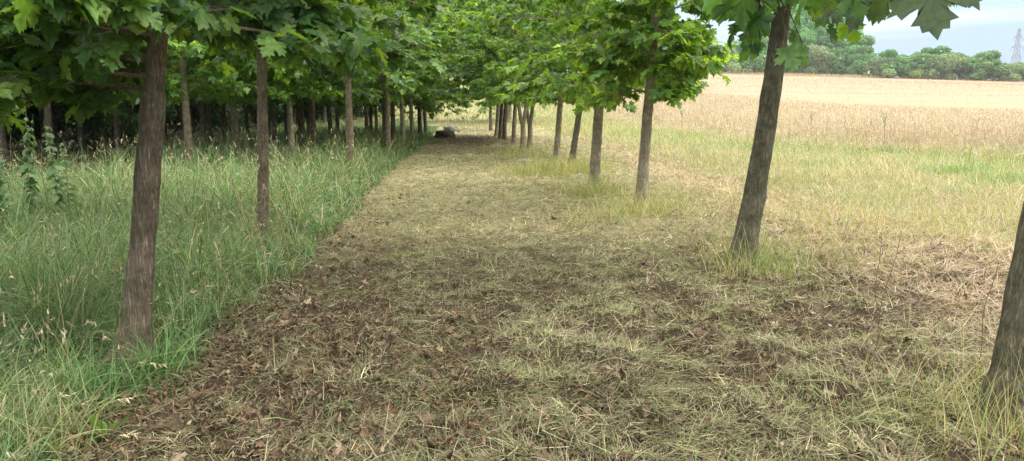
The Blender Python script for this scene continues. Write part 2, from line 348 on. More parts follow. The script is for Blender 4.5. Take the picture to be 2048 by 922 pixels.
# ------------------------------------------------------------------ trees
LEAFCOLS = [(0.042, 0.10, 0.034), (0.07, 0.15, 0.04), (0.11, 0.20, 0.046), (0.18, 0.27, 0.055)]
def limb_system(mb, branches, leaf, leaves_per_twig, twigs, cols, wts, twig_len=(0.28, 0.6), petiole=False):
    """branches: list of (points, r0). leaves collected into dict"""
    pos = []; tip = []; nor = []; siz = []
    for pts, r0, reach in branches:
        pts = np.asarray(pts); n = len(pts)
        tube(mb, pts, np.linspace(r0, max(0.004, r0*0.2), n), 5)
        nt_ = max(3, int(round(twigs*rng.uniform(0.8, 1.2))))
        for f in np.linspace(0.12, 1.0, nt_):
            k = f*(n-1); i = min(int(k), n-2); p = pts[i]*(1-(k-i))+pts[i+1]*(k-i)
            d = pts[i+1]-pts[i]; d /= np.linalg.norm(d)
            a = math.atan2(d[1], d[0])+rng.choice([-1, 1])*rng.uniform(0.5, 1.2)*(0.3 if f > 0.95 else 1)
            tl = rng.uniform(*twig_len)*(1.15-0.45*f)*reach; el = rng.uniform(-0.25, 0.45)
            dd = np.array([math.cos(a)*math.cos(el), math.sin(a)*math.cos(el), math.sin(el)])
            tp = np.array([p+dd*tl*s+np.array([0, 0, -0.12*tl*s*s]) for s in (0, .35, .7, 1)])
            tube(mb, tp, [0.006, 0.005, 0.004, 0.003], 4)
            m = max(3, int(leaves_per_twig*rng.uniform(0.7, 1.3)))
            s = rng.uniform(0.15, 1.05, m)
            base = p+dd*tl*s[:, None]; base[:, 2] -= 0.12*tl*s*s
            oa = a+rng.normal(0, 1.0, m); oe = rng.uniform(-0.7, 0.5, m); pl = rng.uniform(0.04, 0.11, m)
            od = np.stack([np.cos(oa)*np.cos(oe), np.sin(oa)*np.cos(oe), np.sin(oe)], 1)
            lp = base+od*pl[:, None]
            pos.append(lp); t_ = od.copy(); t_[:, 2] -= rng.uniform(0.1, 0.9, m); tip.append(t_)
            nn = rng.normal(0, 0.38, (m, 3)); nn[:, 2] += 1; nor.append(nn)
            siz.append(rng.uniform(0.42, 1.12, m)**.9*leaf['size'])
            if petiole:
                for q in range(m): tube(mb, [base[q], (base[q]+lp[q])/2+np.array([0, 0, .006]), lp[q]], [0.0016, 0.0013, 0.001], 3)
    pos = np.concatenate(pos); tip = np.concatenate(tip); nor = np.concatenate(nor); siz = np.concatenate(siz)
    col = pal(len(pos), cols, wts, 0.18)
    return pos, tip, nor, siz, col

def curve_branch(p0, az, el0, el1, Ln, n=9):
    pts = [np.array(p0, float)]; a = az
    for i in range(n-1):
        el = el0+(el1-el0)*(i/(n-2)); a += rng.normal(0, 0.07)
        pts.append(pts[-1]+Ln/(n-1)*np.array([math.cos(a)*math.cos(el), math.sin(a)*math.cos(el), math.sin(el)]))
    return pts

def trunk_line(H, lean, bow=0.0, n=28):
    h = np.concatenate([np.linspace(-0.15, 0.5, 9), np.linspace(0.6, H, n-9)])
    x = lean[0]*h+bow*np.sin(np.clip(h/2.2, 0, 1)*np.pi)*0.5
    y = lean[1]*h+0.015*np.sin(h*2.1)
    return np.stack([x, y, h], 1)
def trunk_mesh(root, H, r, lean, bow, mat, sides=36, flare=0.45, seed=0, name='trunk', scars=(), step=None):
    L_ = trunk_line(H, lean, bow); h = L_[:, 2]
    # resample finer for relief
    hh = np.concatenate([np.linspace(-0.15, 2.4, 60), np.linspace(2.5, H, 16)])
    hh = np.concatenate([np.linspace(-0.15, 2.4, 110), np.linspace(2.5, H, 16)])
    P = np.stack([np.interp(hh, h, L_[:, 0]), np.interp(hh, h, L_[:, 1]), hh], 1)
    rad = r*(1-0.8*np.clip(hh, 0, None)/H*0.9)+flare*r*np.exp(-np.clip(hh, 0, None)/0.11)
    rad *= 1+0.02*np.sin(hh*5.1+seed)+0.012*np.sin(hh*13+seed)
    for sh, sa in scars: rad *= 1+sa*np.exp(-((hh-sh)/0.03)**2)
    th = np.linspace(0, 2*np.pi, sides, endpoint=False)[None]; h2 = np.clip(hh, 0, None)[:, None]
    rad = rad[:, None]*(1+0.22*np.exp(-h2/0.13)*(np.sin(3*th+seed)+.6*np.sin(5*th+2*seed)) + 0.012*np.sin(9*th+6*np.sin(h2*2)+seed)+0.01*np.sin(14*th-4*np.sin(h2*3.1)))
    kg = np.random.default_rng(int(seed*100)+5)
    for _ in range(9):
        kh, ka, am, sg = kg.uniform(.15, 2.3), kg.uniform(0, 6.28), kg.uniform(.05, .16), kg.uniform(.02, .045)
        da = np.abs((th-ka+np.pi) % (2*np.pi)-np.pi); rad = rad*(1+am*np.exp(-((h2-kh)/sg)**2)*np.exp(-(da/.35)**2))
    if step: rad = rad*(1-step[1]/(1+np.exp(-(h2-step[0])/.015)))
    mb = MB(); tube(mb, P, rad, sides, wob=0.02, seed=seed)
    return mb.build(name, mat, root, True), L_

def maple(name, loc, H, r, lean, mat, hb, Rc, kind='mid', nb=26, twigs=8, lpt=12, size=0.13, bow=0.0, extra=(), cols=LEAFCOLS, wts=(3, 4, 3, 1.2), seed=0, skip_az=None, scars=(), leafmat=None, petiole=False, droop=0.25, flare=.45, hang=None, lone=(), step=None):
    root = empty(name, loc)
    tr, Ln = trunk_mesh(root, H*0.93, r, lean, bow, mat, seed=seed, scars=scars, flare=flare, step=step)
    def on(h): return np.array([np.interp(h, Ln[:, 2], Ln[:, 0]), np.interp(h, Ln[:, 2], Ln[:, 1]), h])
    br = []
    for i in range(nb):
        f = (i/(nb-1))**1.25; h = hb+(H*0.9-hb)*f; az = i*2.39996+seed+rng.normal(0, .25)
        env = (0.80+0.45*math.sin(min(1, f/0.45)*math.pi/2)) if f < 0.45 else 1.25*math.cos((f-0.45)/0.55*1.25)
        Lb = max(0.35, Rc*env*rng.uniform(0.85, 1.1))
        if skip_az and f < 0.35:
            da = abs((az-skip_az[0]+math.pi) % (2*math.pi)-math.pi)
            if da < skip_az[1]: continue
        el0 = 0.35+0.5*f+rng.uniform(-0.1, 0.15); el1 = -0.15-droop*(1-f)+0.9*f
        br.append((curve_branch(on(h), az, el0, el1, Lb), 0.007+0.008*Lb/1.8, 1.0))
    for p0h, az, el0, el1, Lb in extra:
        br.append((curve_branch(on(p0h), az, el0, el1, Lb, 12), 0.016, 1.0))
    mb = MB(); pos, tip, nor, siz, col = limb_system(mb, br, dict(size=size), lpt, twigs, cols, wts, petiole=petiole)
    for q in lone: tube(mb, q, np.linspace(.014, .004, len(q)), 6)
    if hang:
        P, T, Nn, S = hang; pos = np.concatenate([pos, P]); tip = np.concatenate([tip, T]); nor = np.concatenate([nor, Nn]); siz = np.concatenate([siz, S]); hc = pal(len(P), cols, (4, 4, 1.5, .3), .15); hc[:4] = (.05, .085, .04); col = np.concatenate([col, hc])
        for p_ in P:      # stalk of each hanging leaf back to the nearest point of its branch
            q = np.array(lone[0]); seg = np.concatenate([q[:-1]+(q[1:]-q[:-1])*u for u in (0, .25, .5, .75)]); b_ = seg[np.argmin(np.linalg.norm(seg-p_, axis=1))]
            tube(mb, [b_, (b_+p_)/2+np.array([0, 0, .02]), p_], [.003, .0022, .0014], 4)
    mb.build('limbs', mat, root, True)
    v, f, c = leaf_arrays(pos, tip, nor, siz, col, kind)
    mesh_obj('crown', v, np.full(len(f), 3), f, leafmat or M_leaf, root, c, True)
    return root

LITCOLS = [tuple(v*q for v, q in zip(c, (1.5, 1.42, 1.2))) for c in LEAFCOLS]  # leaf palette scaled up: light on the brighter crowns put into the colour
GL, GR = 'maples in the row along the uncut grass', 'maples in the row between the path and the field'
GI = 'thin maples deep in the plantation'
# hand placed near trees --------------------------------------------------
def lean_to(px0, py0, px1, py1):
    """base point on the ground, and lean so that the trunk passes the second photograph point"""
    X, Y = G(px0, py0); z = CAM_H
    for _ in range(30):
        v = -(py1-461)/FPX; z = CAM_H+(Y/(cP+v*sP))*(-sP+v*cP)
    return X, Y, (X_at(px1, Y, z)-X)/z
X, Y, l = lean_to(266, 722, 309, 200)
t = maple('maple_tree', (X, Y, 0), 5.6, 0.081, (l, 0.0), M_bark_brown, 1.98, 1.85, 'hi', 36, 11, 18, 0.138, seed=1.0, bow=-.015, scars=((1.10, .06), (1.30, .03), (1.57, .10)), step=(1.6, .13), petiole=True, droop=.35, flare=1.0,
    skip_az=(-1.45, .8), extra=((1.62, 3.3, .15, -.45, 1.5), (1.68, 3.9, .15, -.5, 1.4), (1.72, 2.6, .1, -.4, 1.5), (1.9, -2.3, .25, -.35, 1.3), (1.76, 3.0, .2, -.3, 1.7), (1.9, 3.6, .2, -.3, 1.8), (1.95, .3, .15, -.4, 1.0), (2.05, -2.0, .2, -.35, .75), (1.9, 2.9, .1, -.2, 1.3)))
tag(t, 'stout maple with brown scarred trunk in long green grass, thickest trunk of its row', 'tree', GL)
X, Y, l = lean_to(526, 482, 524, 130)
t = maple('maple_tree', (X, Y, 0), 5.6, 0.068, (l, 0.0), M_bark_brown, 2.08, 2.0, 'hi', 34, 10, 16, 0.14, seed=2.2, droop=.3)
tag(t, 'slim straight brown maple standing in tall grass, next behind the stout scarred one', 'tree', GL)
X, Y = X_at(701, 16.5), 16.5
t = maple('maple_tree', (X, Y, 0), 6.0, 0.09, (.01, 0.0), M_bark_brown, 2.05, 2.0, 'mid', 30, 9, 16, 0.14, seed=3.1, droop=.25)
tag(t, 'brown maple standing alone among seeding grass, middle of the row by the uncut grass', 'tree', GL)
X, Y, l = lean_to(2012, 838, 2095, 420)
Z0 = lambda q: (q[0]-X, q[1]-Y, q[2])
br0 = [Z0(q) for q in [(2.62, 3.05, 1.98), (2.35, 2.8, 2.07), (2.0, 2.6, 2.10), (1.6, 2.5, 2.06), (1.2, 2.45, 1.99), (0.95, 2.5, 1.93), (0.78, 2.62, 1.88)]]
def hang():
    g = np.random.default_rng(5); P = []; T = []; Nn = []; S = []
    def add(px, py, d, tx, tz, ny, s):       # px, py: where the leaf hangs from
        v = -(py-461)/FPX; z = CAM_H+(d/(cP+v*sP))*(-sP+v*cP); x = X_at(px, d, z)
        P.append((x-X, d-Y, z)); T.append((tx, g.normal(0, .25), tz)); Nn.append((g.normal(0, .3), ny, .35)); S.append(s)
    add(1858, -38, 2.15, .12, -1, -1, .165); add(1918, -62, 2.2, .55, -1, -1, .13); add(1775, -38, 2.3, -.15, -1, -.9, .13); add(1725, -20, 2.4, -.3, -1, .9, .14)
    for q in [(1690, 5), (1665, 30), (1640, 20), (1700, -10), (1600, 10), (1580, -5), (1512, 15), (1490, 20), (1470, 5), (1500, 60), (1455, 30), (1540, -10), (1650, -20), (1620, -15),
              (1520, -20), (1480, -25), (1440, 10), (1675, 45), (1745, 0), (1490, 45), (1610, 30), (1800, -60), (1720, 10), (1765, -20), (1830, -45), (1700, 30), (1740, 20), (1790, -25), (1460, -40), (1660, 10), (1590, -50), (1500, -10)]:
        add(q[0]+g.normal(0, 5), q[1]-32, g.uniform(2.4, 3.1), g.normal(0, .7), -g.uniform(.25, 1), g.choice([-1, 1])*g.uniform(.2, 1), g.uniform(.085, .13))
    for q in [(1492, 95), (1520, 112), (1470, 85), (1505, 80), (1590, 100), (1606, 118), (1575, 125), (1530, 55), (1690, 75), (1665, 85)]: add(q[0], q[1]-28, g.uniform(2.6, 3.0), g.normal(0, .5), -g.uniform(.5, 1), g.choice([-1, 1])*g.uniform(.3, 1), g.uniform(.08, .115))
    for q in range(30): add(g.choice([g.uniform(1425, 1525), g.uniform(1600, 1770)]), g.uniform(-90, 40)-(q % 3)*8, g.uniform(2.3, 3.1), g.normal(0, .8), -g.uniform(.1, 1), g.choice([-1, 1])*g.uniform(.2, 1), g.uniform(.07, .125))
    return [np.array(a, float) for a in (P, T, Nn, S)]
t = maple('maple_tree', (X, Y, 0), 5.4, 0.096, (l, 0.02), M_bark_grey, 2.45, 1.4, 'hi', 24, 8, 12, 0.15, seed=4.4, skip_az=(math.pi, 1.5), petiole=True, hang=hang(), lone=[br0])
tag(t, 'leaning grey maple cut off by the picture edge, broad leaves hanging against the sky', 'tree', GR)
X, Y, l = lean_to(1482, 532, 1551, 100)
t = maple('maple_tree', (X, Y, 0), 5.6, 0.112, (l, 0.0), M_bark_grey, 2.45, 1.35, 'hi', 30, 9, 15, 0.14, seed=5.3, bow=.06, droop=.3, flare=.6)
tag(t, 'grey maple trunk leaning towards the field, lichen flecked, green sprout at its foot', 'tree', GR)
X, Y, l = lean_to(1281, 415, 1306, 90)
t = maple('maple_tree', (X, Y, 0), 5.8, 0.088, (l, 0.0), M_bark_pale, 1.95, 0.98, 'hi', 34, 11, 16, 0.15, seed=6.9, cols=LITCOLS, wts=(2, 4, 4, 2.2), droop=.45, extra=((1.75, -0.9, 0.1, -0.5, 0.45), (1.7, 2.8, 0.1, -0.4, 0.7)))
tag(t, 'pale barked maple with leafy shoots low on its trunk, behind the lichen flecked one', 'tree', GR)
X, Y, l = lean_to(1187, 378, 1204, 130)
t = maple('maple_tree', (X, Y, 0), 6.0, 0.10, (l, 0.0), M_bark_pale, 1.65, 1.95, 'hi', 34, 10, 16, 0.15, seed=8.0, cols=LITCOLS, wts=(2, 4, 4, 2.2), droop=.35)
tag(t, 'tan maple wrapped at the foot by dry straw, dense dark crown', 'tree', GR)

# shared crowns for the rest ----------------------------------------------
CROWN = []
for i in range(4):
    root = maple('maple_tree', (0, 0, 0), 6.4, 0.085, ((0.0, 0.02, -0.02, 0.03)[i], 0), (M_bark_brown, M_bark_dark, M_bark_pale, M_bark_dark)[i], 1.7, 2.1, 'mid' if i < 2 else 'low', 32, 10, 17, 0.15, cols=LITCOLS if i % 2 == 0 else LEAFCOLS, seed=10+i*1.7, droop=.35)
    CROWN.append([root, False])
def use(k, X, Y, rot, s, label, group, sz=None, tilt=0.0):
    proto = CROWN[k]
    o = proto[0] if not proto[1] else copy_tree(proto[0])
    proto[1] = True
    o.location = (X, Y, float(terrain(X, Y))); o.rotation_euler = (Matrix.Rotation(tilt, 3, 'Y') @ Matrix.Rotation(rot, 3, 'Z')).to_euler(); o.scale = (s, s, sz or s)
    if label: tag(o, label, 'tree', group)
    return o
POST = []
for (px, Y, k, s, lab, g) in [
    (777, 22.3, 0, 1.0, 'narrow tan maple stem beside a dark one where the uncut grass meets the far path', GL),
    (789, 24.2, 1, 1.0, 'dark maple stem close behind a narrow tan one in the row by the uncut grass', GL),
    (807, 27.5, 2, 1.0, 'pale thin maple just past the paired tan and dark stems, by the uncut grass', GL),
    (825, 30.0, 2, 1.05, 'pale maple stem third from the end of the row by the uncut grass', GL),
    (841, 33.0, 1, 1.1, 'dark maple stem second from the end of the row by the uncut grass', GL),
    (852, 36.0, 3, 1.1, 'dark maple stem ending the row by the uncut grass, near the flat grey stone', GL),
    (1143, 18.8, 3, 0.97, 'slender dark maple slanting in front of a paler one, in tall straw', GR),
    (1112, 20.6, 2, 1.0, 'pale slanting maple just behind the slender dark one, foot in straw', GR),
    (1027, 28.6, 0, 1.0, 'brown maple stem between the forked maples and the group of four', GR),
    (1009, 31.0, 3, 1.05, 'dark maple stem first in the tight group past the forked maples', GR),
    (1001, 31.9, 1, 1.05, 'dark maple stem second in the tight group past the forked maples, on bare soil', GR),
    (993, 34.3, 2, 1.05, 'pale maple stem third in the tight group past the forked maples', GR),
    (982, 42.0, 1, 1.1, 'last maple of the field side row, standing alone before the bright meadow', GR)]:
    o = use(k, X_at(px, Y), Y, rng.uniform(0, 6.28), s, lab, g, tilt={1143: .11, 1112: .085, 1027: .05, 1009: .04, 1001: .05, 993: .04}.get(px, 0))
# the two forked maples
def forked(px, Y, k, lab):
    X = X_at(px, Y); o = use(k, X, Y, 0.3, 0.95, lab, GR)
    tr = [c for c in COL.objects if c.parent == o and c.name.startswith('trunk')][0]
    mb = MB(); h = np.linspace(-0.1, 1.0, 14)
    tube(mb, np.stack([0.02*np.sin(h*3), 0*h, h], 1), 0.10*(1-0.2*h)+0.05*np.exp(-np.clip(h, 0, 9)/.1), 14, wob=.02)
    for sx in (-1, 1):
        q = np.linspace(0, 1, 20)
        tube(mb, np.stack([sx*(0.02+0.11*np.clip(q*3.5, 0, 1)**0.8+0.22*q), 0.1*q, 0.92+q*3.6], 1), 0.065*(1-.75*q), 12, wob=.02)
    n = mb.build('trunk', M_bark_pale, o, True); bpy.data.objects.remove(tr)
    return o
forked(1045, 24.0, 0, 'pale maple forked low into two stems, nearer of two forked ones')
forked(1059, 25.2, 1, 'pale maple forked low into two stems, just behind its forked neighbour')

# interior plantation ------------------------------------------------------
inter = [(382, 15.5, 0, 1.0), (411, 20, 1, .95), (423, 23, 3, 1), (452, 26, 1, 1), (475, 17.5, 0, 1.0), (497, 30, 3, 1), (539, 22, 1, 1), (551, 24, 0, 1), (577, 25, 3, 1), (586, 19, 2, 1),
         (597, 30, 1, 1), (607, 27, 0, 1), (618, 31, 3, 1), (631, 20.5, 1, .95), (662, 27, 3, 1), (676, 33, 1, 1), (734, 30, 0, 1), (742, 34, 3, 1), (753, 37, 1, 1),
         (12, 21, 1, 1.1), (105, 19, 3, 1.1), (165, 24, 1, 1.05), (238, 22, 3, 1.05), (60, 26, 1, 1.1), (200, 28, 3, 1.1), (-120, 13, 3, 1.1), (-30, 24, 1, 1.2), (-250, 8, 1, 1.0), (330, 24, 3, 1.1), (130, 36, 1, 1.2), (300, 38, 3, 1.2), (450, 40, 1, 1.2), (560, 42, 3, 1.2), (650, 44, 1, 1.2)]
inter.sort()
for i, (px, Y, k, s) in enumerate(inter):
    if px <= 0: lab = 'thin maple behind the mugwort at the dark picture edge, %s of three' % ('nearest' if Y < 10 else 'middle' if Y < 15 else 'farthest')
    else:
        ords = 'first second third fourth fifth sixth seventh eighth ninth tenth eleventh twelfth thirteenth fourteenth fifteenth sixteenth'.split()
        secs = [([q for q in inter if u < q[0] < v], ref) for u, v, ref in ((0, 262, 'left of the stout scarred trunk'), (262, 524, 'between stout scarred and slim straight trunks'), (524, 701, 'between slim straight and lone brown trunks'), (701, 2000, 'just past the lone brown trunk'))]
        for grp, ref in secs:
            if (px, Y, k, s) in grp: lab = '%s thin shaded maple from the left %s' % (ords[grp.index((px, Y, k, s))], ref)
    use(k, X_at(px, Y), Y, rng.uniform(0, 6.28), s, lab, GI)

# light small-leaved trees closing the end of the path ----------------------
for j, (X, Y, s, lab) in enumerate([(-5.6, 33.5, 1.0, 'tall pale green small-leaved tree over the end of the uncut grass row'),
                                 (-6.0, 50, 1.2, 'tall airy small-leaved tree closing the view above the far end of the path'),
                                 (-0.2, 50, 1.1, 'tall small-leaved tree behind the last maples of the field side row'),
                                 (-12.0, 52, 1.2, 'tall small-leaved tree behind the plantation shade')]):
    t = maple('broadleaf_tree', (X, Y, float(terrain(X, Y))), 10.5*s, 0.16*s, (0.01, 0), M_bark_pale, (1.6, 1.0, 1.0, 1.3)[j], 3.0*s, 'low', 44, 13, 17, 0.15, seed=20+j, droop=.95, extra=(((1.8, 0, .05, -.42, 2.9), (1.65, .45, .0, -.4, 3.1), (1.9, -.45, .05, -.42, 2.9), (1.7, .2, .0, -.4, 2.0), (1.75, .7, .0, -.4, 2.6), (2.0, -.15, .1, -.4, 3.5), (2.1, .3, .1, -.4, 3.7)) if j < 2 else ((1.9, 3.1, .05, -.5, 3.2), (2.1, 3.5, .05, -.5, 3.0))),
              cols=[(0.13, 0.20, 0.09), (0.18, 0.28, 0.11), (0.24, 0.36, 0.13)], wts=(2, 3, 2))
    tag(t, lab, 'tree', 'pale small-leaved trees behind the rows')

# ------------------------------------------------------------------ long grass on the plantation side
GREENS = [(0.08, 0.155, 0.065), (0.14, 0.24, 0.10), (0.22, 0.325, 0.135), (0.47, 0.42, 0.25)]
def long_grass():
    mb = MB()
    # near to middle
    x, y, r = scatter(540000, 2.3, 45, 1.45, 44)
    e = x_left(y)+0.10*wav(x, y, 0.8, 5)+0.10*wav(x, y, 2.3, 25)
    m = (x < e) & (x > -24)
    x, y, r, e = x[m], y[m], r[m], e[m]
    cl = wav(x, y, 1.1, 6)
    keep = rng.uniform(0, 1, len(x)) < np.clip(0.62+0.35*cl, 0.15, 1)
    keep &= rng.uniform(0, 1, len(x)) > 0.97*sst((-x-0.16*y-4.6)/2.2)*sst((y-11)/4)
    x, y, r, e, cl = x[keep], y[keep], r[keep], e[keep], cl[keep]
    t1 = G(266, 722); kk = (np.hypot(x-t1[0], y-t1[1]+.06) > .24) | (rng.uniform(0, 1, len(x)) < .12); x, y, r, e, cl = x[kk], y[kk], r[kk], e[kk], cl[kk]
    n = len(x); dist = np.clip((e-x)/0.9, 0, 1)
    near2 = np.exp(-((x-G(526, 482)[0])**2+(y-G(526, 482)[1]+.5)**2)/.8)
    near1 = np.exp(-((x-G(266, 722)[0]-.1)**2+(y-G(266, 722)[1]+.45)**2)/.35)
    Lg = (0.19+0.36*dist)*(1-.45*near2)*(1-.45*near1)*rng.uniform(0.45, 1.45, n)*(1+0.35*cl)
    W = rng.uniform(0.004, 0.0105, n)*np.clip(r/6, 1, 4)**0.85
    az = rng.uniform(0, 6.28, n)+0.8*wav(x, y, 2.0, 7)
    a0 = rng.uniform(0.85, 1.55, n); bend = rng.uniform(0.3, 2.1, n)
    col = pal(n, GREENS, (2.4, 3.4, 3.0, 1.1), 0.3)
    dry = np.clip(wav(x, y, 1.7, 22), 0, 1)[:, None]*rng.uniform(0, .5, (n, 1)); col = col*(1-dry)+np.array([0.34, 0.33, 0.17])*dry
    s = rng.uniform(0, 1, n) < 0.10
    P = np.stack([x, y, terrain(x, y)-0.01], 1)
    v, f, c, tip = blade_arrays(P, az, Lg, W, a0, bend, 5, col); mb.add(v, f, c)
    # overhang of blades onto the mown path edge
    o = None
    # straw coloured clump in the near corner, long blades at the foot of the first trunk
    for (px, py, sd, k, hh_, cols) in ((30, 890, .16, 800, .30, [(0.42, 0.36, 0.21), (0.18, 0.25, 0.09)]), (325, 745, .07, 220, .34, [(0.13, 0.25, 0.09), (0.2, 0.32, 0.11)]), (120, 800, .10, 200, .3, [(0.13, 0.25, 0.09), (0.2, 0.32, 0.11)]), (190, 800, .14, 260, .32, [(0.12, 0.22, 0.08), (0.17, 0.28, 0.10)])):
        cx, cy = G(px, py); x = cx+rng.normal(0, sd, k); y = cy+rng.normal(0, sd, k)
        v, f, c, _ = blade_arrays(np.stack([x, y, 0*x-.01], 1), rng.uniform(0, 6.28, k), hh_*rng.uniform(.5, 1.3, k), rng.uniform(.004, .009, k), rng.uniform(.8, 1.5, k), rng.uniform(.3, 2.0, k), 6, pal(k, cols, (1, 1), .25)); mb.add(v, f, c)
    o = mb.build('long_grass', M_grass); o['kind'] = 'stuff'
    tag(o, 'long green uncut grass filling the plantation floor beside the mown path', 'grass')
long_grass()
def seed_grass():
    mb = MB()
    x, y, r = scatter(20000, 2.4, 40, 1.35, 44)
    m = (x < x_left(y)-0.05) & (x > -22) & (rng.uniform(0, 1, len(x)) > 0.75*sst((-x-0.16*y-5)/2.5)) & (rng.uniform(0, 1, len(x)) < np.clip(0.5+0.5*wav(x, y, 2.5, 8), 0.08, 1)); x, y, r = x[m], y[m], r[m]
    n = len(x); P = np.stack([x, y, terrain(x, y)], 1)
    Lg = rng.uniform(0.45, 0.98, n)*np.where(r < 5, 0.85, 1); W = rng.uniform(0.0018, 0.003, n)*np.clip(r/5, 1, 4)**0.8
    az = rng.uniform(0, 6.28, n); a0 = rng.uniform(1.15, 1.55, n); bend = rng.uniform(0.1, 1.5, n)
    col = pal(n, [(0.42, 0.33, 0.18), (0.30, 0.27, 0.12), (0.17, 0.2, 0.07)], (3, 2, 1), 0.2)
    v, f, c, tip = blade_arrays(P, az, Lg, W, a0, bend, 6, col, tipw=0.6); mb.add(v, f, c)
    ea = a0-bend
    for k in range(7):   # spikelets along the drooping top
        back = 0.012*k
        dirv = np.stack([np.cos(ea)*np.cos(az), np.cos(ea)*np.sin(az), np.sin(ea)], 1)
        q = tip-dirv*back[None] if np.ndim(back) else tip-dirv*back
        m2 = rng.uniform(0, 1, n) < 0.9
        nn = m2.sum()
        v, f, c, _ = blade_arrays(q[m2], az[m2]+rng.normal(0, .6, nn), rng.uniform(0.02, 0.04, nn), rng.uniform(0.005, 0.0095, nn)*np.clip(r[m2]/5, 1, 3)**0.8, ea[m2]+rng.normal(0, .5, nn), np.zeros(nn), 2,
                                  pal(nn, [(0.44, 0.37, 0.23), (0.36, 0.28, 0.17)], (3, 1), 0.2), prof=2.2)
        mb.add(v, f, c)
    o = mb.build('seeding_grass', M_straw); o['kind'] = 'stuff'
    tag(o, 'dry beige seed heads nodding above the uncut grass', 'grass')
seed_grass()

# ------------------------------------------------------------------ mown hay and dead leaves on the path
def brownness(x, y):
    """share of bare leaf litter against hay, 0..1"""
    b = 0.38*wav(x, y, 1.6, 9)+0.42*wav(x, y, 0.42, 10)+0.22*np.cos((x+0.07*y)*6.28/0.85+1.2*wav(x, y, 3, 23))
    edge = 1.1*np.exp(-((x-x_left(y))/0.55)**2)*(y < 12)
    fore = 0.2*np.exp(-((y-2.5)/2.2)**2); leftnear = 0.66*np.exp(-(((x+0.9)/1.1)**2+((y-4.4)/1.8)**2))
    patch = 2.2*np.exp(-(((x+1.8)/1.9)**2+((y-31)/5.0)**4))
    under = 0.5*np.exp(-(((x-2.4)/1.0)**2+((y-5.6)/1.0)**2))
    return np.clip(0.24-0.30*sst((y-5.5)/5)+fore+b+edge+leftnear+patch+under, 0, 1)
def hay_litter():
    mb = MB()
    x, y, r = scatter(900000, 2.3, 50, 1.75, 44)
    m = (x > x_left(y)-0.15) & (x < x_right(y)+0.5)
    x, y, r = x[m], y[m], r[m]
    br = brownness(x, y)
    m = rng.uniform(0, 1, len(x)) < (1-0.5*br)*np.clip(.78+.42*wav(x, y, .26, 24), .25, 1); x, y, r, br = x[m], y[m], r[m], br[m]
    n = len(x)
    field = sst((x-2.2-0.0*y)/1.6)
    z = zpath(x, y)
    tuft = 0.018*np.clip(wav(x, y, 0.28, 11), 0, 2)
    P = np.stack([x, y, z+rng.uniform(0.0, 0.03, n)+tuft], 1)
    Lg = rng.uniform(0.025, 0.12, n)*np.where(rng.uniform(0, 1, n) < 0.08, 2.2, 1)*np.where(x > 2.6, 1.5, 1)
    W = rng.uniform(0.002, 0.0048, n)*np.clip(r/5, 1, 6)**0.8
    az = 0.9*np.pi*wav(x, y, 1.3, 12)+rng.normal(0, 1.1, n)
    a0 = rng.normal(0.2, 0.38, n); bend = rng.normal(0.3, 0.45, n)
    C1 = pal(n, [(0.49, 0.41, 0.27), (0.34, 0.32, 0.17), (0.18, 0.24, 0.09), (0.20, 0.135, 0.09)], (2.0, 2.8, 2.5, 2.3), 0.36)
    C2 = pal(n, [(0.56, 0.43, 0.30), (0.46, 0.33, 0.23), (0.34, 0.30, 0.14)], (3, 3, 0.7), 0.2)
    gpatch = (np.clip(wav(x, y, 1.5, 13)+.35*sst((y-6)/6), 0, 1)*0.6)[:, None]
    gpatch *= 0.6; C1 = C1*(1-gpatch)+np.array([0.33, 0.37, 0.14])*gpatch
    pick = rng.uniform(0, 1, n) < field*0.85
    C = np.where(pick[:, None], C2, C1)
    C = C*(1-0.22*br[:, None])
    v, f, c, _ = blade_arrays(P, az, Lg, W, a0, bend, 2, C, roll=rng.uniform(-0.9, 0.9, n)); mb.add(v, f, c)
    o = mb.build('mown_hay', M_straw); o['kind'] = 'stuff'
    tag(o, 'cut grass lying as yellowing hay over the mown path', 'hay')
    # regrowth: short upright blades
    mb = MB()
    x, y, r = scatter(90000, 2.3, 45, 1.6, 44)
    g = wav(x, y, 0.9, 14)+0.5*wav(x, y, 0.3, 15)
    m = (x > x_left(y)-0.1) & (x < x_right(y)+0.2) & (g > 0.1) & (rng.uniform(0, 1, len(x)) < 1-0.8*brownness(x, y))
    x, y, r = x[m], y[m], r[m]; n = len(x)
    P = np.stack([x, y, zpath(x, y)], 1)
    v, f, c, _ = blade_arrays(P, rng.uniform(0, 6.28, n), rng.uniform(0.03, 0.10, n), rng.uniform(0.0025, 0.005, n)*np.clip(r/5, 1, 4)**0.8, rng.uniform(0.5, 1.5, n), rng.uniform(0, 1.6, n), 3,
                              pal(n, [(0.11, 0.22, 0.045), (0.19, 0.27, 0.07), (0.36, 0.32, 0.15)], (3, 2, 1.4), .2))
    mb.add(v, f, c)
    o = mb.build('short_grass', M_grass); o['kind'] = 'stuff'
    tag(o, 'short green blades sprouting through the hay of the mown path', 'grass')
hay_litter()
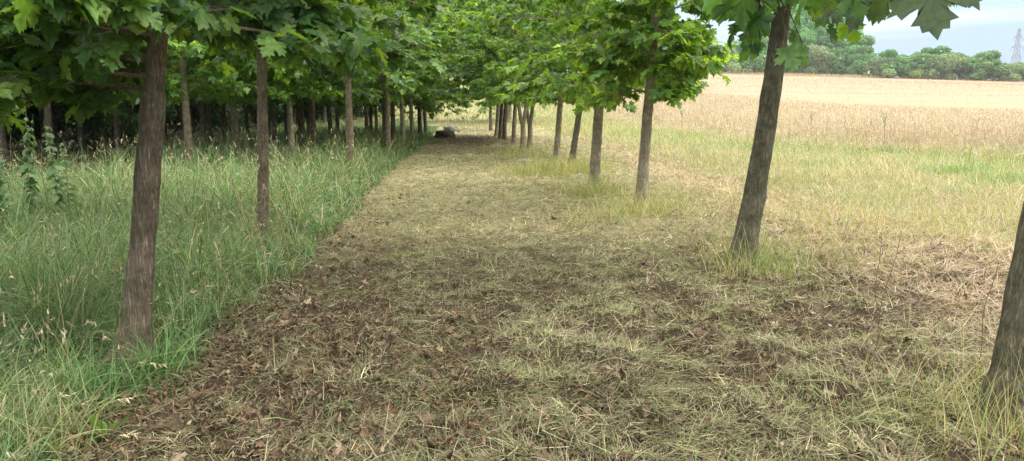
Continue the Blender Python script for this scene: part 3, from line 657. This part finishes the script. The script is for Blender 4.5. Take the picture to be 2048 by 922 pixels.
def dead_leaves():
    x, y, r = scatter(150000, 2.3, 40, 1.75, 44)
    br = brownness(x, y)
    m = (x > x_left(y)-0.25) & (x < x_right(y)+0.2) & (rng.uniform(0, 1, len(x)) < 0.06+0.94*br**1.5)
    x, y, r = x[m], y[m], r[m]; n = len(x)
    P = np.stack([x, y, zpath(x, y)+rng.uniform(0.004, 0.03, n)], 1)
    a = rng.uniform(0, 6.28, n); tip = np.stack([np.cos(a), np.sin(a), rng.normal(0, .35, n)], 1)
    nor = rng.normal(0, 0.75, (n, 3)); nor[:, 2] += 1
    whole = rng.uniform(0, 1, n) < 0.045
    size = np.where(whole, rng.uniform(0.03, 0.065, n), rng.uniform(0.01, 0.032, n))
    col = pal(n, [(0.15, 0.088, 0.05), (0.22, 0.145, 0.09), (0.38, 0.28, 0.19), (0.07, 0.042, 0.027), (0.26, 0.105, 0.05)], (4, 3.2, 1.2, 3.6, 0.12), 0.25)
    dr = rng.choice([-1, 1], n)*rng.uniform(1.2, 4.5, n)
    mb = MB()
    for kind, mm in (('mid', whole), ('oval', ~whole)):
        T = leaf_arrays(P[mm], tip[mm], nor[mm], size[mm], col[mm], kind, dr[mm]); mb.add(*T)
    o = mb.build('fallen_leaves', M_dead); o['kind'] = 'stuff'
    tag(o, 'crumpled brown maple leaves scattered over the mown path', 'fallen leaves')
dead_leaves()

# ------------------------------------------------------------------ verge grass towards the field, straw round the trunks
def verge_grass():
    mb = MB()
    x, y, r = scatter(420000, 4.5, 75, 1.45, 44)
    e = x_right(y)+0.25*wav(x, y, 1.6, 16)
    m = (x > e) & (x < x_rape(y)+1.0)
    x, y, r, e = x[m], y[m], r[m], e[m]; n = len(x)
    d = np.clip((x-e)/2.0, 0, 1)
    cut = wav(x, y, 5.0, 17)
    Lg = (0.08+0.20*d+0.10*np.clip(cut, -.5, 1)*d)*rng.uniform(0.5, 1.4, n)
    Lg *= np.where(x > x_rape(y)-1.2, 1.7, 1)
    W = rng.uniform(0.003, 0.006, n)*np.clip(r/6, 1, 6)**0.85
    band = sst((y-13)/8)*np.exp(-((x-(x_rape(y)-2.2))/2.0)**2)
    g = np.clip(0.18+0.42*wav(x, y, 2.8, 18)+0.6*band, 0, 1)[:, None]
    A = pal(n, [(0.45, 0.37, 0.26), (0.38, 0.32, 0.20), (0.26, 0.265, 0.145)], (3, 3, 2), 0.22)
    B = pal(n, [(0.20, 0.28, 0.11), (0.29, 0.34, 0.16), (0.14, 0.23, 0.08)], (3, 3, 2), 0.18)
    C = np.where(rng.uniform(0, 1, (n, 1)) < g*0.75, B, A)
    P = np.stack([x, y, terrain(x, y)], 1)
    v, f, c, _ = blade_arrays(P, rng.uniform(0, 6.28, n), Lg, W, rng.uniform(0.5, 1.5, n), rng.uniform(0.1, 1.4, n), 3, C); mb.add(v, f, c)
    o = mb.build('verge_grass', M_grass); o['kind'] = 'stuff'
    tag(o, 'yellow green verge grass between the mown strip and the brown crop', 'grass')
    # uncut tufts at the feet of the trunks
    mb = MB()
    spots = [(G(1483, 545), .22, 260), (G(1560, 520), .5, 620), (G(1290, 425), .28, 480), (G(1330, 430), .3, 220), (G(1188, 392), .30, 800), (G(1060, 350), .45, 500), (G(1110, 345), .5, 1300), (G(1150, 345), .45, 1100), (G(1060, 318), .5, 500), (G(1040, 305), .5, 450), (G(1225, 440), .35, 300),
             (G(2010, 850), .3, 420), (G(1750, 470), .6, 500), (G(1640, 440), .7, 500), (G(1420, 400), .5, 250), (G(1995, 880), .3, 200)]
    for (px, py, sd, k) in ((1905, 352, .4, 450), (1975, 348, .35, 350), (2040, 372, .5, 700), (1640, 335, .5, 200), (1512, 540, .07, 60), (1560, 545, .12, 60)):
        cx, cy = G(px, py); k = int(k); x = cx+rng.normal(0, sd, k); y = cy+rng.normal(0, sd*.8, k); r = math.hypot(cx, cy)
        v, f, c, tip = blade_arrays(np.stack([x, y, zpath(x, y)], 1), rng.uniform(0, 6.28, k), rng.uniform(0.15, 0.42, k), rng.uniform(0.004, 0.008, k)*(r/8)**.8, rng.uniform(0.9, 1.55, k), rng.uniform(0.1, 1.0, k), 4, pal(k, [(0.15, 0.25, 0.085), (0.24, 0.32, 0.12)], (1, 1), .2)); mb.add(v, f, c)
    for (cx, cy), sd, k in spots:
        k = int(k*1.3); x = cx+rng.normal(0, sd, k); y = cy+rng.normal(0, sd, k); r = math.hypot(cx, cy)
        P = np.stack([x, y, zpath(x, y)], 1)
        v, f, c, tip = blade_arrays(P, rng.uniform(0, 6.28, k), rng.uniform(0.1, 0.5, k)*rng.choice([.6, 1, 1.2], k), rng.uniform(0.002, 0.0045, k)*max(1, r/6)**.8, rng.uniform(0.8, 1.55, k), rng.uniform(0.1, 1.3, k), 4,
                                    pal(k, [(0.50, 0.41, 0.23), (0.36, 0.33, 0.14), (0.16, 0.27, 0.06)], (3, 2, 2), .2)); mb.add(v, f, c)
    o = mb.build('grass_tufts', M_grass); o['kind'] = 'stuff'
    tag(o, 'uncut straw coloured grass tufts around the feet of the field side maples', 'grass')
verge_grass()

# ------------------------------------------------------------------ the tall brown crop and wheat edges
def crop():
    mb = MB()
    x, y, r = scatter(900000, 15, 128, 1.35, 42)
    e = x_rape(y)+0.5*wav(x, y, 2.2, 19)
    m = (x > e) & (y < y_wheat(x)+1.5*wav(x, y, 9, 20)); x, y, r, e = x[m], y[m], r[m], e[m]
    # thin out behind the front, which hides it
    dpt = x-e; keep = rng.uniform(0, 1, len(x)) < np.where(dpt < 2.5, 1, 0.75); x, y, r, dpt = x[keep], y[keep], r[keep], dpt[keep]
    n = len(x)
    H = (0.34+0.84*sst(dpt/4.2))*rng.uniform(0.62, 1.08, n)
    z0 = terrain(x, y)
    W = rng.uniform(0.006, 0.011, n)*np.clip(r/20, 1, 6)**0.9
    az = rng.uniform(0, 6.28, n)
    C = pal(n, [(0.49, 0.40, 0.28), (0.43, 0.35, 0.24), (0.57, 0.475, 0.345), (0.35, 0.34, 0.20)], (3, 3, 2, 1.0), .16)
    green = ((dpt < 3.2) & (rng.uniform(0, 1, n) < np.clip(0.42-.1*dpt+0.6*wav(x, y, 3.0, 21), 0, .8))); C[green] = pal(int(green.sum()), [(0.16, 0.25, 0.07), (0.24, 0.30, 0.10)], (1, 1), .2); H[green] *= 0.6
    P = np.stack([x, y, z0], 1)
    v, f, c, _ = blade_arrays(P, az, H, W, rng.uniform(1.2, 1.56, n), rng.uniform(0, .9, n), 3, C, tipw=0.4); mb.add(v, f, c)
    # pods and side shoots in the upper half
    k = rng.integers(0, n, int(n*1.1)); P2 = P[k].copy(); P2[:, 2] += H[k]*rng.uniform(0.45, 0.97, len(k)); P2[:, :2] += rng.normal(0, .06, (len(k), 2)); q = len(k)
    v, f, c, _ = blade_arrays(P2, rng.uniform(0, 6.28, q), rng.uniform(0.07, 0.2, q), rng.uniform(0.006, 0.012, q)*np.clip(r[k]/20, 1, 5)**.8, rng.uniform(-.2, 1.3, q), rng.uniform(-.6, .9, q), 2, C[k]*rng.uniform(.85, 1.25, (q, 1))); mb.add(v, f, c)
    o = mb.build('rape_crop', M_straw); o['kind'] = 'stuff'
    tag(o, 'tall brown ripened crop with weeds along its front edge', 'crop')
    # wheat: ears over the field sheet, tall grass along its far margin
    mb = MB()
    n = 70000; x = rng.uniform(-30, 175, n); yw = y_wheat(x); y = yw+(262-0.05*x-yw)*rng.uniform(0, 1, n)**1.3
    m = np.abs(x) < y*0.78+5; x, y = x[m], y[m]; n = len(x); far = np.clip(y/80, 1, 3)
    v, f, c, _ = blade_arrays(np.stack([x, y, terrain(x, y)-.02], 1), rng.uniform(0, 6.28, n), rng.uniform(.10, .2, n)*far**.5, rng.uniform(.02, .04, n)*far, rng.uniform(.9, 1.5, n), rng.uniform(0, 1, n), 2, pal(n, [(0.30, 0.212, 0.14), (0.34, 0.245, 0.165)], (1, 1), .05)); mb.add(v, f, c)
    n = 14000; x = rng.uniform(0, 190, n); y = 259-0.05*x+rng.uniform(-1.5, 3.5, n)
    v, f, c, _ = blade_arrays(np.stack([x, y, terrain(x, y)], 1), rng.normal(0.2, .6, n), rng.uniform(.6, 1.5, n), rng.uniform(.05, .13, n), rng.uniform(.7, 1.5, n), rng.uniform(0, 1, n), 3, pal(n, [(0.42, 0.32, 0.19), (0.34, 0.28, 0.15)], (2, 1), .12)); mb.add(v, f, c)
    o = mb.build('wheat_ears', M_straw); o['kind'] = 'stuff'
    tag(o, 'ripe pale wheat over the rising field up to the hedge', 'wheat')
    # meadow beyond the end of the path
    mb = MB(); n = 70000
    x, y, r = scatter(n, 34, 120, 1.3, 30); m = (x < x_rape(y)) & (((x > x_left(y)) | (y > 48)) & ((y > 44) | (x > x_right(y)))); x, y, r = x[m], y[m], r[m]; n = len(x)
    v, f, c, _ = blade_arrays(np.stack([x, y, terrain(x, y)], 1), rng.uniform(0, 6.28, n), rng.uniform(.15, .45, n), rng.uniform(.015, .035, n)*np.clip(r/40, 1, 3), rng.uniform(.8, 1.5, n), rng.uniform(0, 1, n), 2, pal(n, [(0.34, 0.30, 0.17), (0.25, 0.27, 0.12), (0.38, 0.32, 0.21)], (2, 2, 1), .12)); mb.add(v, f, c)
    o = mb.build('meadow_grass', M_grass); o['kind'] = 'stuff'
    tag(o, 'bright yellow green meadow grass beyond the end of the path', 'grass')
crop()

# ------------------------------------------------------------------ far hedge and hillside trees
def far_crown(seed, w_, h_, low, n=6500, cols=None, clumps=26, fs=(0.28, 0.6)):
    g = np.random.default_rng(seed); cs = []
    for i in range(clumps):
        a = g.uniform(0, 6.28); t = g.uniform(0, 1)**0.8; rr = w_*0.62*math.sqrt(g.uniform(0, 1))*(1-0.55*max(0, t-0.35)/0.65)
        cs.append((rr*math.cos(a), rr*math.sin(a), low+(h_-low)*(0.12+0.78*t), g.uniform(0.16, 0.30)*w_, g.uniform(0.7, 1.35)))
    cs = np.array(cs); wt = cs[:, 3]**2; k = g.choice(clumps, n, p=wt/wt.sum())
    d = g.normal(0, 1, (n, 3)); d[:, 2] = d[:, 2]*0.8+0.25; d /= np.linalg.norm(d, axis=1)[:, None]
    rad = cs[k, 3]*g.uniform(0.72, 1.12, n)
    pos = cs[k, :3]+d*rad[:, None]*np.array([1, 1, .78]); pos[:, 2] = np.maximum(pos[:, 2], low*0.9)
    nor = d+g.normal(0, .55, (n, 3)); a = g.uniform(0, 6.28, n); tip = np.cross(nor, np.stack([np.cos(a), np.sin(a), 0*a+.2], 1))
    cols = np.array(cols); col = cols[g.integers(0, len(cols), clumps)][k]*cs[k, 4][:, None]**0.35*np.exp(g.normal(0, .18, n))[:, None]
    return pos, tip, nor, g.uniform(*fs, n), col, cs
FARP = []
specs = [(6.5, 9.0, 0.3, [(0.10, 0.235, 0.085), (0.145, 0.29, 0.10)], 31), (7.5, 7.0, 0.2, [(0.16, 0.23, 0.11), (0.21, 0.28, 0.13)], 32), (9.5, 14.5, 1.2, [(0.10, 0.25, 0.085), (0.145, 0.32, 0.10)], 33),
         (6.0, 8.5, 0.8, [(0.11, 0.21, 0.08), (0.16, 0.27, 0.10)], 34), (5.0, 3.5, 0.1, [(0.20, 0.27, 0.07), (0.14, 0.22, 0.06)], 35),
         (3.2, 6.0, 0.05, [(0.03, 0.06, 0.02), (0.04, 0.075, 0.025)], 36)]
for (w_, h_, low, cols, sd) in specs:
    root = empty('dark_shrub' if sd == 36 else 'hedge_tree' if h_ < 12 else 'woodland_tree', (0, 0, 0))
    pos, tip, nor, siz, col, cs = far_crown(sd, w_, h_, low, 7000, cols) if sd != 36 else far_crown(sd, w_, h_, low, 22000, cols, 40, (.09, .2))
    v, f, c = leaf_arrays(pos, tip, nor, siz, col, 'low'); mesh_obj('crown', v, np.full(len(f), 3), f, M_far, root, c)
    mb = MB(); hh = np.linspace(-.4, h_*.8, 10); tube(mb, np.stack([.1*np.sin(hh), 0*hh, hh], 1), 0.28*(1-.8*np.clip(hh, 0, None)/h_), 8)
    for q in cs[::3]: tube(mb, [(0, 0, q[2]*.45), (q[0]*.5, q[1]*.5, q[2]*.75), (q[0], q[1], q[2])], [.1, .07, .03], 5)
    mb.build('trunk', M_bark_dark, root, True)
    FARP.append([root, False])
def far_tree(k, X, Y, s, lab, g, sz=None):
    p = FARP[k]; o = copy_tree(p[0]) if p[1] else p[0]; p[1] = True
    o.location = (X, Y, float(terrain(X, Y))-0.2); o.rotation_euler = (0, 0, rng.uniform(0, 6.28)); o.scale = (s, s, sz or s); tag(o, lab, 'tree', g)
GH, GW = 'hedge trees along the top of the wheat field', 'trees of the wood on the knoll'
hedge = [(1752, 1, .8, 'low grey green bush where the hedge leaves the knoll wood'),
         (1775, 0, .95, 'rounded green hedge tree next to the knoll wood, jagged top'), (1800, 0, .8, 'fuller green hedge tree before the yellow green bush'),
         (1822, 4, .85, 'small yellow green bush at the foot of the hedge'), (1838, 3, .95, 'dark hedge tree behind the small yellow green bush'),
         (1862, 0, 1.12, 'tallest hedge tree, with a pointed tip'), (1885, 1, 1.0, 'grey green thorn bush beside the tallest hedge tree'),
         (1905, 3, 1.0, 'smooth topped green tree midway along the hedge'), (1925, 1, .95, 'broad olive bush with a domed top in the hedge'), (1945, 0, .8, 'low dark bush just before the lone open hedge tree'),
         (1968, 3, 1.05, 'open branched hedge tree standing above its neighbours before the pylon'), (1993, 1, .72, 'low green bush between the open hedge tree and the pylon'),
         (2018, 1, .75, 'low dark olive bush in front of the pylon'), (2042, 3, .72, 'dark bush at the end of the hedge past the pylon'), (2080, 0, .8, 'hedge tree beyond the picture edge')]
for px, k, s, lab in hedge:
    Y = 266+rng.uniform(-2, 3)-0.05*((px-1024)/1500*266); Y -= 3
    far_tree(k, (px-1024)/FPX*Y*cP, Y, s*1.3, lab, GH, s*1.12)
wood = [(1440, 262, 1, .9, 'low pale bush by the tan bank left of the knoll wood'), (1395, 268, 0, 1.0, 'hedge tree seen between the maple leaves by the tan bank'), (1350, 270, 0, 1.0, 'hedge tree half hidden by the pale barked maple leaves'), (1300, 272, 2, .9, 'tall tree hidden behind the pale barked maple crown'),
        (1480, 272, 2, .62, 'mid green tree at the start of the knoll wood'), (1520, 290, 2, .85, 'tall round tree behind the leaning grey trunk'), (1568, 268, 3, .95, 'dark thicket tree at the foot of the knoll wood'),
        (1590, 298, 2, 1.0, 'highest domed tree on top of the knoll'), (1640, 296, 2, 1.0, 'broad light green tree on the knoll slope'), (1675, 268, 0, 1.05, 'round pale green tree at the front of the knoll wood'),
        (1630, 264, 1, 1.0, 'low pale shrub at the foot of the knoll'), (1690, 290, 2, .92, 'dark grey green tree at the open side of the knoll'), (1715, 275, 3, 1.15, 'feathery edge tree of the knoll wood against the sky'),
        (1712, 264, 0, .9, 'light green tree in front of the feathery edge tree'), (1545, 300, 2, 1.05, 'tall tree behind the knoll top'),
        (1604, 274, 2, .72, 'round light green tree low in the middle of the knoll wood'), (1572, 282, 2, .85, 'green tree on the knoll slope just right of the leaning grey trunk'), (1505, 270, 0, 1.1, 'bushy green tree between the tan bank and the leaning grey trunk'),
        (1655, 276, 0, 1.25, 'bushy tree in the middle of the knoll front, below the broad light green one'), (1615, 288, 2, .95, 'dense green tree halfway up the knoll'), (1535, 276, 1, 1.1, 'grey green thicket hidden behind the leaning grey trunk')]
for px, Y, k, s, lab in wood: far_tree(k, (px-1024)/FPX*Y*cP, Y, s*1.3, lab, GW)
# tall dark hedge closing the plantation at the back
for j, (X, Y, k, s) in enumerate([(-15, 62, 2, .9), (-27, 58, 2, .95), (-38, 50, 2, .9), (-24, 40, 0, 1.1), (-18, 47, 1, 1.0), (-31, 33, 0, 1.0), (-25, 26, 1, .8), (-20.5, 33, 1, .75), (-5, 95, 2, 1.0), (8, 105, 2, 1.1), (-18, 90, 2, 1.1), (22, 130, 2, 1.1)]):
    o = far_tree(k, X, Y, s, ('tree of the dark wood behind the plantation, %s from the left' % 'fourth third first fifth sixth second seventh eighth'.split()[j]) if j < 8 else 'broad tree past the end of the path, %s from the uncut grass side' % ('second', 'third', 'first', 'fourth')[j-8], 'trees behind the plantation')

lst = [(-27, 15), (-24, 18.5), (-21, 21), (-18.2, 23), (-15.6, 25.5), (-15.5, 30), (-15, 35), (-14, 40), (-13, 45), (-12, 50), (-10.5, 56), (-30, 11)]
sw = 'second third fourth fifth sixth seventh eighth ninth tenth eleventh twelfth first'.split()
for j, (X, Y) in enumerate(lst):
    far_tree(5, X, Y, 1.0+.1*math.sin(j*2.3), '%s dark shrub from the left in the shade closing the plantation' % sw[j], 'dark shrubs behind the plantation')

# ------------------------------------------------------------------ pylon
def pylon():
    Y = 430.0; X = X_at(2034, Y, 30); zt = CAM_H+0.0941*Y; z0 = float(terrain(X, Y)); H = zt-z0
    root = empty('electricity_pylon', (X, Y, z0)); m = plain('galvanised_steel', (0.22, 0.23, 0.25), 0.6, 3, .15, 0, .2)
    tag(root, 'grey lattice steel pylon rising behind the end of the hedge', 'pylon')
    def w(h): return 1.9*(1-h/H)**1.1+0.45
    mb = MB(); lv = np.linspace(0, 1, 15)**0.85*H
    for sx in (-1, 1):
        for sy in (-1, 1):
            tube(mb, [(sx*w(h), sy*w(h), h) for h in lv], [.15]*len(lv), 4)
    for a, b in zip(lv[:-1], lv[1:]):
        for s in (-1, 1):
            for p_, q in (((-w(a), s*w(a), a), (w(b), s*w(b), b)), ((w(a), s*w(a), a), (-w(b), s*w(b), b)), ((s*w(a), -w(a), a), (s*w(b), w(b), b)), ((s*w(a), w(a), a), (s*w(b), -w(b), b)), ((-w(b), s*w(b), b), (w(b), s*w(b), b))):
                tube(mb, [p_, q], [.07, .07], 4)
    mb.build('lattice_tower', m, root)
    for f, arm in ((0.86, 2.3), (0.71, 3.4), (0.56, 2.7)):
        h = H*f
        for sx in (-1, 1):
            mb = MB()
            for sy in (-1, 1):
                tube(mb, [(sx*w(h), sy*w(h), h), (sx*arm, 0, h+.25)], [.12, .1], 4); tube(mb, [(sx*w(h+1.7), sy*w(h), h+1.7), (sx*arm, 0, h+.3)], [.1, .08], 4)
            for q in (.35, .65): tube(mb, [(sx*(w(h)+(arm-w(h))*q), 0, h), (sx*(w(h)+(arm-w(h))*q), 0, h+1.7*(1-q))], [.06, .06], 4)
            mb.build('cross_arm', m, root)
            mb = MB(); tube(mb, [(sx*arm, 0, h+.2), (sx*arm, 0, h-.6), (sx*arm, 0, h-2.0)], [.09, .16, .14], 6); mb.build('insulator', m, root)
pylon()

# ------------------------------------------------------------------ stones
def stone(px, py, w_, d_, h_, mat, lab, seed, name='stone'):
    X, Y = G(px, py); g = np.random.default_rng(seed)
    me = bpy.data.meshes.new(name); import bmesh
    bm = bmesh.new(); bmesh.ops.create_icosphere(bm, subdivisions=4, radius=1)
    ph = g.uniform(0, 6.28, 12)
    for v in bm.verts:
        c = v.co; k = 1+.16*math.sin(2.3*c.x+ph[0]+c.y*1.1)+.12*math.sin(3.1*c.y+ph[1]-c.z)+.08*math.sin(4.4*c.z+ph[2]+2*c.x)+.035*math.sin(9*c.x+ph[3]+5*c.y)+.03*math.sin(11*c.y+7*c.z+ph[4])
        z = max(min(c.z, .62+.1*c.x), -.5)
        v.co = (c.x*k*w_/2, c.y*k*d_/2, z*k*h_)
    bm.to_mesh(me); bm.free(); me.materials.append(mat)
    for p_ in me.polygons: p_.use_smooth = True
    o = bpy.data.objects.new(name, me); COL.objects.link(o); o.location = (X, Y, float(zpath(X, Y))+h_*.2); o.rotation_euler = (0, 0, g.uniform(-.3, .3)); tag(o, lab, 'stone', 'stones on the path')
M_st1 = plain('stone_grey', (0.15, 0.142, 0.115), .9, 6, .35, .6); M_st2 = plain('stone_pink', (0.30, 0.24, 0.22), .9, 14, .3, .6); M_st3 = plain('stone_dark', (0.095, 0.072, 0.052), .95, 5, .4, .9)
stone(904, 264, 0.85, 0.6, 0.34, M_st1, 'flat grey boulder at the far end of the mown path', 1)
stone(889, 276, 0.9, 0.6, 0.30, M_st3, 'dark earthy boulder in front of the flat grey one', 2)
stone(1046, 331, 0.40, 0.28, 0.13, M_st2, 'small pinkish stone lying in hay beside straw tufts', 3)

# ------------------------------------------------------------------ weeds
M_stem = plain('dry_stem', (0.16, 0.10, 0.06), .8, 30, .3, .1); M_gstem = plain('green_stem', (0.13, 0.19, 0.07), .7, 30, .3, .1)
def nettle(px, Y, H, lab, seed, narrow=False):
    g = np.random.default_rng(seed); X = X_at(px, Y); root = empty('mugwort_plant' if narrow else 'nettle_plant', (X, Y, 0)); tag(root, lab, 'plant', 'tall weeds in the uncut grass')
    mbs = MB(); pos = []; tip = []; nor = []; siz = []
    for s in range(3 if not narrow else 5):
        lx, ly = g.normal(0, .09, 2); bx, by = g.normal(0, .06, 2); hs = H*g.uniform(.75, 1); hh = np.linspace(0, 1, 9)
        P = np.stack([bx+lx*hh**2, by+ly*hh**2, hh*hs], 1); tube(mbs, P, np.linspace(.005, .002, 9), 5)
        for k, f in enumerate(np.arange(.35, 1.0, .055 if not narrow else .022)):
            p_ = np.array([np.interp(f, hh, P[:, i]) for i in range(3)])
            for q in (0, 1):
                a = k*1.57+q*3.14+g.normal(0, .5); pos.append(p_); tip.append((math.cos(a), math.sin(a), g.normal(-.55, .35) if not narrow else .5)); nor.append((g.normal(0, .4), g.normal(0, .4), 1)); siz.append((.125 if not narrow else .085)*(1.25-f)*g.uniform(.6, 1.25)*1.4)
    mbs.build('stem', M_gstem, root, True)
    pos = np.array(pos); n = len(pos); v, f, c = leaf_arrays(pos, np.array(tip), np.array(nor), np.array(siz), pal(n, [(0.18, 0.29, 0.14), (0.23, 0.34, 0.17)], (1, 1), .2), 'oval' if not narrow else 'mid')
    mesh_obj('foliage', v, np.full(len(f), 3), f, M_grass, root, c)
nettle(72, 8.2, 1.72, 'tall pale green nettle against the dark plantation shade', 1)
nettle(142, 8.4, 1.5, 'shorter nettle clump next to the tall pale green nettle', 2)
nettle(16, 7.0, 1.75, 'feathery grey green mugwort at the picture edge beside the nettles', 3, True)
def stalk(px, py, H, lx, lab, seed, head=False):
    g = np.random.default_rng(seed); X, Y = G(px, py); root = empty('dry_stalk', (X, Y, float(zpath(X, Y))-.01)); tag(root, lab, 'weed', 'dry stalks standing by the path')
    mb = MB(); hh = np.linspace(0, 1, 10); P = np.stack([lx*hh+.01*np.sin(hh*9), .03*np.sin(hh*3), hh*H], 1); tube(mb, P, np.linspace(.003, .0013, 10), 5)
    for f in np.arange(.3, 1.0, .1):
        p_ = P[int(f*9)]; a = g.uniform(0, 6.28); tube(mb, [p_, p_+np.array([math.cos(a)*.04, math.sin(a)*.04, .04])], [.0016, .001], 4); tube(mb, [p_+np.array([math.cos(a)*.04, math.sin(a)*.04, .04]), p_+np.array([math.cos(a)*.045, math.sin(a)*.045, .052])], [.004, .002], 5)
    mb.build('stem', M_stem, root, True)
stalk(1742, 738, .80, .10, 'thin dry brown stalk rising in front of the mown strip, inner of two', 1)
stalk(1755, 700, .75, -.04, 'thin dry brown stalk crossing its twin above the mown strip', 2)
stalk(1955, 745, .62, .05, 'dry reddish stalk beside the leaning grey trunk at the picture edge', 3)
stalk(1650, 560, .55, .28, 'bent dry stalk among straw next to the lichen flecked maple', 4)
for i, (px, Y, H, lab) in enumerate([(1765, 24, 1.2, 'tall green weed standing out of the brown crop edge'), (1950, 24.5, 1.1, 'pale flowering weed at the crop edge below the open hedge tree'), (1620, 29, 1.3, 'white flowered weed in the brown crop close to the leaning trunk'), (1362, 36, 1.3, 'pale flowering weed in the crop by the pale barked maple')]):
    g = np.random.default_rng(60+i); X = X_at(px, Y); root = empty('flowering_weed', (X, Y, float(terrain(X, Y)))); tag(root, lab, 'weed', 'weeds along the crop')
    mb = MB(); tube(mb, [(0, 0, 0), (.03, 0, H*.5), (0, .02, H*.9)], [.012, .01, .006], 5); tips = []
    for k in range(7):
        a = k*.9; q = np.array([math.cos(a)*.14, math.sin(a)*.14, H*.9+.1+g.uniform(-.1, .05)]); tube(mb, [(0, .02, H*(.6+.04*k)), q], [.006, .004], 4); tips.append(q)
    mb.build('stem', M_gstem, root, True)
    for q in tips:
        mb = MB()
        P = q+g.normal(0, .014, (14, 3))*np.array([1, 1, .3]); a = g.uniform(0, 6.28, 14); mb.add(*leaf_arrays(P, np.stack([np.cos(a), np.sin(a), 0*a], 1), np.tile([0, 0, 1.], (14, 1)), np.full(14, .035), np.tile([.62, .60, .50] if i else [.16, .27, .08], (14, 1)), 'oval')); mb.build('flower_head', M_straw, root)

# ------------------------------------------------------------------ haze
HAZE = 0.0002
if HAZE:
    hm, t = new_mat('haze_air'); o_ = t.nodes.new('ShaderNodeOutputMaterial'); v_ = t.nodes.new('ShaderNodeVolumePrincipled')
    v_.inputs['Color'].default_value = (0.90, 0.95, 1.0, 1); v_.inputs['Density'].default_value = HAZE; v_.inputs['Anisotropy'].default_value = 0.0
    t.links.new(v_.outputs[0], o_.inputs['Volume'])
    mb = MB(); x0, x1, y0, y1, z0, z1 = -262, 425, -92, 905, -3, 48
    mb.add([(x0, y0, z0), (x1, y0, z0), (x1, y1, z0), (x0, y1, z0), (x0, y0, z1), (x1, y0, z1), (x1, y1, z1), (x0, y1, z1)], [(0, 3, 2, 1), (4, 5, 6, 7), (0, 1, 5, 4), (1, 2, 6, 5), (2, 3, 7, 6), (3, 0, 4, 7)])
    hz = mb.build('haze', hm); hz['kind'] = 'stuff'; hz['label'] = 'thin pale summer air over the fields'

# ------------------------------------------------------------------ broad-leaved weeds at the edge of the path
for i, (px, py, sc_, lab) in enumerate([(222, 868, 1.0, 'low yellow green dock leaves at the near corner of the uncut grass')]):
    g = np.random.default_rng(90+i); X, Y = G(px, py); root = empty('dock_plant', (X, Y, float(zpath(X, Y)))); tag(root, lab, 'weed')
    a = g.uniform(0, 6.28, 9); e = g.uniform(.3, 1.1, 9); tips = np.stack([np.cos(a)*np.cos(e), np.sin(a)*np.cos(e), np.sin(e)], 1); base = tips*g.uniform(.03, .08, 9)[:, None]*sc_
    mb = MB()
    for b_ in base: tube(mb, [(0, 0, -.01), b_*.6+np.array([0, 0, .006]), b_], [.003, .0025, .002], 5)
    mb.build('stem', M_gstem, root, True)
    v, f, c = leaf_arrays(base, tips, np.stack([g.normal(0, .4, 9), g.normal(0, .4, 9), np.ones(9)], 1), g.uniform(.06, .11, 9)*sc_, pal(9, [(0.22, 0.33, 0.07), (0.16, 0.28, 0.06)], (1, 1), .15), 'oval')
    mesh_obj('foliage', v, np.full(len(f), 3), f, M_grass, root, c, True)
